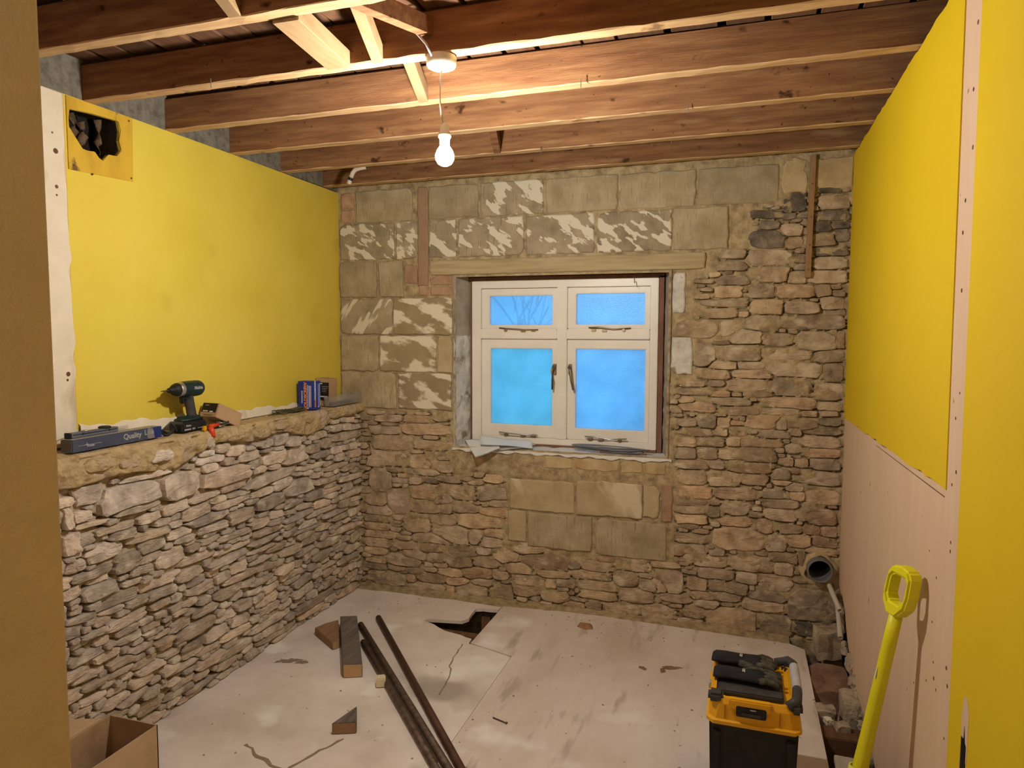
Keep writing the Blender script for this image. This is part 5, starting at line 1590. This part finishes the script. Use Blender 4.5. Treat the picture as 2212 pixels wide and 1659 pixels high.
# things in the floor gap along the right wall
def lump(name, label, cat, loc, size, mat, seed, rot=0):
    r = np.random.RandomState(seed)
    t = thing(name, label, cat, loc, (0, 0, rot))
    bm = bmesh.new()
    b_box(bm, (0, 0, size[2] / 2), size)
    bmesh.ops.subdivide_edges(bm, edges=list(bm.edges), cuts=2, use_grid_fill=True)
    for v in bm.verts:
        v.co += Vector(r.normal(0, .05, 3)) * min(size)
        k = abs(v.co.x) / size[0] + abs(v.co.y) / size[1]
        v.co *= 1 - .10 * max(0, k - .7)
    es = [e for e in bm.edges if len(e.link_faces) == 2]
    link(cat + '_body', bm_mesh(bm, cat + '_body'), mat, t)
    return t
REDST = mk('reddish_stone', [(.20, .105, .065), (.28, .155, .10), (.34, .20, .14)], scale=14, rough=.95, bump=.4, bscale=60)
lump('loose_stone', 'large reddish brown stone in the gap by the right wall', 'stone', (.455, 3.44, -.17), (.17, .26, .16), REDST, 1, .1)
lump('loose_stone', 'dark sooty stone at the back of the floor gap', 'stone', (.375, 3.70, -.19), (.13, .12, .15), STONE_DARK, 2, -.1)
lump('loose_stone', 'brown stone half under the floor edge in the back corner', 'stone', (.47, 3.70, -.02), (.11, .10, .14), STONE, 9, .2)
lump('loose_brick', 'broken pale mortar lump beside the white chip in the floor gap', 'brick', (.398, 3.13, -.08), (.075, .07, .085), MORTAR_L, 3, .1)
lump('loose_brick', 'small squarish mortar lump right of the white chip', 'brick', (.452, 3.030, -.09), (.05, .05, .085), MORTAR_L, 4, .2)
lump('mortar_lump', 'big crumbly mortar lump against the foot of the right wall', 'mortar', (.500, 3.16, -.10), (.075, .15, .15), MORTAR_L, 5, 0)
lump('white_chip', 'tiny white plaster chip in the floor gap', 'chip', (.403, 3.055, -.03), (.028, .03, .025), WHITEPL, 6, .4)
pk = boxo('cream_plank', (.43, 2.62, -.085), (.075, .46, .055), mk('cream_painted_plank', [(.40, .35, .27), (.52, .46, .37)], scale=8, stretch=(4, 1, 4), rough=.8, bump=.15), None, rot=(.10, 0, -.03), bev=.003)
tag(pk, 'cream painted plank end lying in the floor gap beside the shovel', 'plank')

# ================================================================== TOOLBOX with gloves
tb = thing('toolbox', 'black rolling toolbox with yellow lid standing on the plywood', 'toolbox', (.085, 2.455, .0045), (0, 0, -.01))
TW, TD = .285, .345
bm = bmesh.new()
b_box(bm, (0, 0, .165), (TW * .96, TD * .95, .33), None, .012, 3, 1.0)
for v in bm.verts:
    if v.co.z < .1:
        v.co.x *= .93
        v.co.y *= .95
link('body', bm_mesh(bm, 'body'), BLACKP, tb)
for x in (-.115, .115):
    boxo('corner_rib', (x, -TD * .475 - .003, .155), (.030, .012, .28), BLACKP, tb, bev=.004)
# lid with chamfered corners
def chamf(w_, d_, c):
    return [(-w_ / 2 + c, -d_ / 2), (w_ / 2 - c, -d_ / 2), (w_ / 2, -d_ / 2 + c), (w_ / 2, d_ / 2 - c), (w_ / 2 - c, d_ / 2), (-w_ / 2 + c, d_ / 2), (-w_ / 2, d_ / 2 - c), (-w_ / 2, -d_ / 2 + c)]
bm = bmesh.new()
rings = []
for (w_, d_, c, z) in ((TW + .006, TD + .006, .022, .318), (TW + .008, TD + .008, .022, .330), (TW - .006, TD - .006, .024, .334), (TW - .012, TD - .012, .03, .384), (TW - .034, TD - .03, .03, .402), (TW - .05, TD - .05, .03, .402), (TW - .06, TD - .06, .03, .388)):
    rings.append([bm.verts.new((x, y, z)) for x, y in chamf(w_, d_, c)])
for A, B in zip(rings, rings[1:]):
    for k in range(8):
        bm.faces.new((A[k], A[(k + 1) % 8], B[(k + 1) % 8], B[k]))
bm.faces.new(rings[0][::-1]); bm.faces.new(rings[-1])
link('lid', bm_mesh(bm, 'lid'), YELP, tb)
for x in (-.088, .078):
    boxo('lid_groove', (x, -TD / 2 + .0045, .360), (.004, .006, .044), mk('groove_shadow_plastic', [(.40, .19, .006), (.45, .22, .008)], bump=0), tb, bev=0)
boxo('lid_brow', (-.012, -TD / 2 + .010, .390), (.13, .024, .034), YELP, tb, bev=.004)
la = boxo('latch', (-.008, -TD / 2 - .001, .371), (.092, .010, .034), BLACKP, tb, bev=.003)
boxo('latch_lip', (0, -.007, -.006), (.060, .006, .010), GREYP, la, bev=.002)
boxo('latch_mark', (.006, -.0055, .011), (.018, .001, .003), LGREYP, la, bev=0)
boxo('lid_corner', (-.118, -TD / 2 + .030, .398), (.048, .050, .028), GREYP, tb, bev=.008)
boxo('lid_corner', (-.115, TD / 2 - .030, .398), (.050, .048, .028), GREYP, tb, bev=.008)
boxo('lid_panel', (-.010, -.098, .400), (.205, .050, .014), GREYP, tb, bev=.004)
boxo('lid_panel', (-.010, -.02, .396), (.205, .20, .012), GREYP, tb, bev=.003)
boxo('lid_panel', (-.030, .125, .400), (.16, .035, .014), GREYP, tb, bev=.004)
boxo('side_tab', (-TW / 2 + .001, -.02, .372), (.006, .030, .020), LGREYP, tb, bev=.001)
# pull handle on the right edge
hd = tubeo('handle', [(.075, TD / 2 - .025, .404), (.118, TD / 2 - .028, .418), (.132, TD / 2 - .065, .424), (.134, 0, .425), (.133, -.09, .422), (.128, -TD / 2 + .032, .414), (.100, -TD / 2 + .020, .402)], [.014, .016, .0155, .012, .0155, .017, .013], GREYP, tb, 12)
cylo('grip', (.1335, .085, .4255), (.1335, -.075, .4235), .0155, LGREYP, hd, n=18)
boxo('handle_mount', (.128, -TD / 2 + .030, .395), (.036, .044, .034), GREYP, tb, bev=.009)
boxo('handle_mount', (.118, TD / 2 - .035, .395), (.046, .040, .030), GREYP, tb, bev=.009)

def glove(label, loc, rz, seed, tilt=0):
    t = thing('work_glove', label, 'glove', loc, (0, tilt, rz), 'dark work gloves on the toolbox lid')
    r = np.random.RandomState(seed)
    # cuff and back of hand: lofted flattened ovals along +x
    secs = [(-.105, .034, .010), (-.095, .040, .013), (-.06, .040, .0145), (-.02, .037, .0145), (.015, .040, .015), (.045, .043, .0155), (.062, .040, .014)]
    bm = bmesh.new()
    rings = []
    n = 22
    for (x, a, b) in secs:
        rings.append([bm.verts.new((x, a * math.cos(q) + r.normal(0, .0010), b + b * math.sin(q) * (1 + r.normal(0, .05)))) for q in [2 * math.pi * k / n for k in range(n)]])
    for A, B in zip(rings, rings[1:]):
        for k in range(n):
            bm.faces.new((A[k], A[(k + 1) % n], B[(k + 1) % n], B[k]))
    bm.faces.new(rings[0][::-1]); bm.faces.new(rings[-1])
    body = link('hand_back', bm_mesh(bm, 'hand_back', True), GLOVE, t)
    fx = [(-.031, .060, -.10), (-.0105, .070, -.03), (.0105, .068, .04), (.031, .054, .12)]
    for i, (y, L_, sp_) in enumerate(fx):
        bm = bmesh.new()
        k1 = r.uniform(.4, 1.0)
        pts = [(.045, y, .014), (.045 + L_ * .35, y + sp_ * .02, .017 + .004 * k1), (.045 + L_ * .7, y + sp_ * .045, .014 + .002 * k1), (.045 + L_ * .95, y + sp_ * .06, .010), (.045 + L_, y + sp_ * .062, .008)]
        b_tube(bm, pts, [.0115, .0115, .0105, .0085, .003], 10)
        link('finger', bm_mesh(bm, 'finger', True), GLOVEP, t)
    s = 1 if seed % 2 else -1
    bm = bmesh.new()
    b_tube(bm, [(-.005, s * .026, .012), (.02, s * .046, .014), (.050, s * .052, .013), (.064, s * .051, .010)], [.014, .0125, .0105, .004], 10)
    link('thumb', bm_mesh(bm, 'thumb', True), GLOVEP, t)
    lb = boxo('logo_patch', (-.012, 0, .0292), (.030, .026, .0012), BLACKL, t, bev=.0002)
    o = texto('lettering', 'CAT', .0125, WHITEP, lb, (.004, 0, .0010), (0, 0, -math.pi / 2 + .0), bold=.0004)
    return t
LIDZ = .4075 + .0045
glove('dark work glove on the toolbox lid, nearer the latch', (.060, 2.432, LIDZ), -.06, 3, .0)
glove('dark work glove on the toolbox lid, farther from the latch', (.052, 2.548, LIDZ), -.08, 4, .0)

# ================================================================== SHOVEL
sv = thing('shovel', 'bright lemon yellow plastic shovel leaning against the bare plaster', 'shovel', (.375, 2.268, .0045))
base = Vector(sv.location)
top = Vector((.486, 2.205, .950)) - base
bot = Vector((.398, 2.274, .290)) - base
ax = (top - bot).normalized()
bm = bmesh.new()
pts = [bot + ax * t for t in (-.02, .10, .25, .40, .49)]
b_tube(bm, [bot - ax * .055 + Vector((-.004, -.004, 0))] + pts, [.021, .0225, .0205, .0195, .019, .018], 18)
link('shaft', bm_mesh(bm, 'shaft', True), LIMEP, sv)
# D grip: a rounded loop in a plane roughly along y
g0 = bot + ax * .485
ey = Vector((.38, -.92, 0)).normalized()
def gp(a, b):
    return g0 + ax * b + ey * a
bm = bmesh.new()
# flat-sided bucket-like grip: outer and inner outline extruded across its thickness
thick = ax.cross(ey).normalized() * .042
outl = [(-.020, .0), (-.048, .035), (-.054, .075), (-.050, .128), (-.036, .148), (.0, .156), (.036, .148), (.050, .128), (.054, .075), (.048, .035), (.020, .0)]
inl = [(-.022, .040), (-.036, .060), (-.036, .112), (-.028, .124), (.028, .124), (.036, .112), (.036, .060), (.022, .040)]
b_prism(bm, [gp(a, b) - thick / 2 for a, b in outl], thick, holes=[[gp(a, b) - thick / 2 for a, b in inl]])
bmesh.ops.recalc_face_normals(bm, faces=bm.faces)
es = [e for e in bm.edges if len(e.link_faces) == 2 and e.calc_face_angle() > .6]
bmesh.ops.bevel(bm, geom=es, offset=.006, segments=3, affect='EDGES')
link('d_grip', bm_mesh(bm, 'd_grip'), LIMEP, sv)
# blade: curved scoop reaching the floor
P, F = [], []
nb, mb = 13, 11
s0 = bot - ax * .03
bdir = Vector((-.20, .03, -1)).normalized()
bx = Vector((.12, .99, 0)).normalized()
bn = bdir.cross(bx).normalized()
for j in range(mb):
    v = j / (mb - 1)
    hw = (.022 + .105 * min(1, v * 3.2) ** .8) * (1 - .10 * max(0, v - .8))
    for i in range(nb):
        u = i / (nb - 1) * 2 - 1
        P.append(s0 + bdir * (v * .26) + bx * hw * u - bn * (.030 * (1 - u * u) * (1 - .6 * v)))
for j in range(mb - 1):
    for i in range(nb - 1):
        a = j * nb + i
        F.append((a, a + 1, a + nb + 1, a + nb))
bl = link('blade', pyd('blade', P, F, True), LIMEP2, sv)
sm_ = bl.modifiers.new('thickness', 'SOLIDIFY')
sm_.thickness = .004
sm_.offset = 0
boxo('sticker', (bot + ax * .30 + Vector((-.0185, -.004, 0))), (.001, .014, .035), WHITEP, sv, bev=0, rot=(0, .15, 0))

# ================================================================== CARDBOARD BOX, bottom left
cx = thing('cardboard_box', 'open brown cardboard box on the floor at the bottom left', 'box', (-1.868, 1.50, .002))
X0, X1, Y0, Y1, HH = -.100, .098, -.24, .244, .300
def panel(name, quad, th, mat, parent):
    a, b, c, d = [Vector(p) for p in quad]
    n = (b - a).cross(d - a).normalized() * th
    bm = bmesh.new()
    A = [bm.verts.new(p) for p in (a, b, c, d)]
    B = [bm.verts.new(p + n) for p in (a, b, c, d)]
    bm.faces.new(A[::-1]); bm.faces.new(B)
    for k in range(4):
        bm.faces.new((A[k], A[(k + 1) % 4], B[(k + 1) % 4], B[k]))
    return link(name, bm_mesh(bm, name), mat, parent)
panel('side', [(X1, Y0, 0), (X1, Y1, 0), (X1, Y1, HH), (X1, Y0, HH)], -.004, CARD_IN, cx)
panel('side', [(X0, Y0, 0), (X0, Y1, 0), (X0, Y1, HH), (X0, Y0, HH)], .004, CARD_IN, cx)
panel('side', [(X0, Y1, 0), (X1, Y1, 0), (X1, Y1, HH), (X0, Y1, HH)], .004, CARD_IN, cx)
panel('side', [(X0, Y0, 0), (X1, Y0, 0), (X1, Y0, HH), (X0, Y0, HH)], -.004, CARD_IN, cx)
panel('base', [(X0, Y0, .002), (X1, Y0, .002), (X1, Y1, .002), (X0, Y1, .002)], .004, CARD_IN, cx)
panel('flap', [(X0, Y0 + .02, HH), (X0, Y1 - .03, HH), (X0 - .10, Y1 - .09, HH + .012), (X0 - .10, Y0 + .06, HH + .012)], .003, CARD_IN, cx)
bgx = thing('rubbish_bag', 'crumpled dark bag inside the cardboard box', 'bag', (-1.870, 1.46, .008))
bm = bmesh.new()
bmesh.ops.create_icosphere(bm, subdivisions=4, radius=1)
pa = np.array([v.co[:] for v in bm.verts])
nz_ = fbm(pa + 3, 2.3, 4)
for v, n in zip(bm.verts, nz_):
    k = 1 + .22 * n
    v.co = Vector((v.co.x * .086 * min(k, 1.05), v.co.y * .20 * min(k, 1.05), .115 + v.co.z * .11 * k))
link('bag_skin', bm_mesh(bm, 'bag_skin', True), mk('dark_bag_film', [(.012, .012, .016), (.03, .03, .036)], scale=12, rough=.4, bump=.5, bscale=40), bgx)
bcard = panel('card_piece', [(-1.95, 1.60, .190), (-1.79, 1.66, .205), (-1.785, 1.55, .222), (-1.93, 1.52, .212)], .002, CARD_IN, None)
tag(bcard, 'loose strip of card lying on the dark bag in the box', 'card')
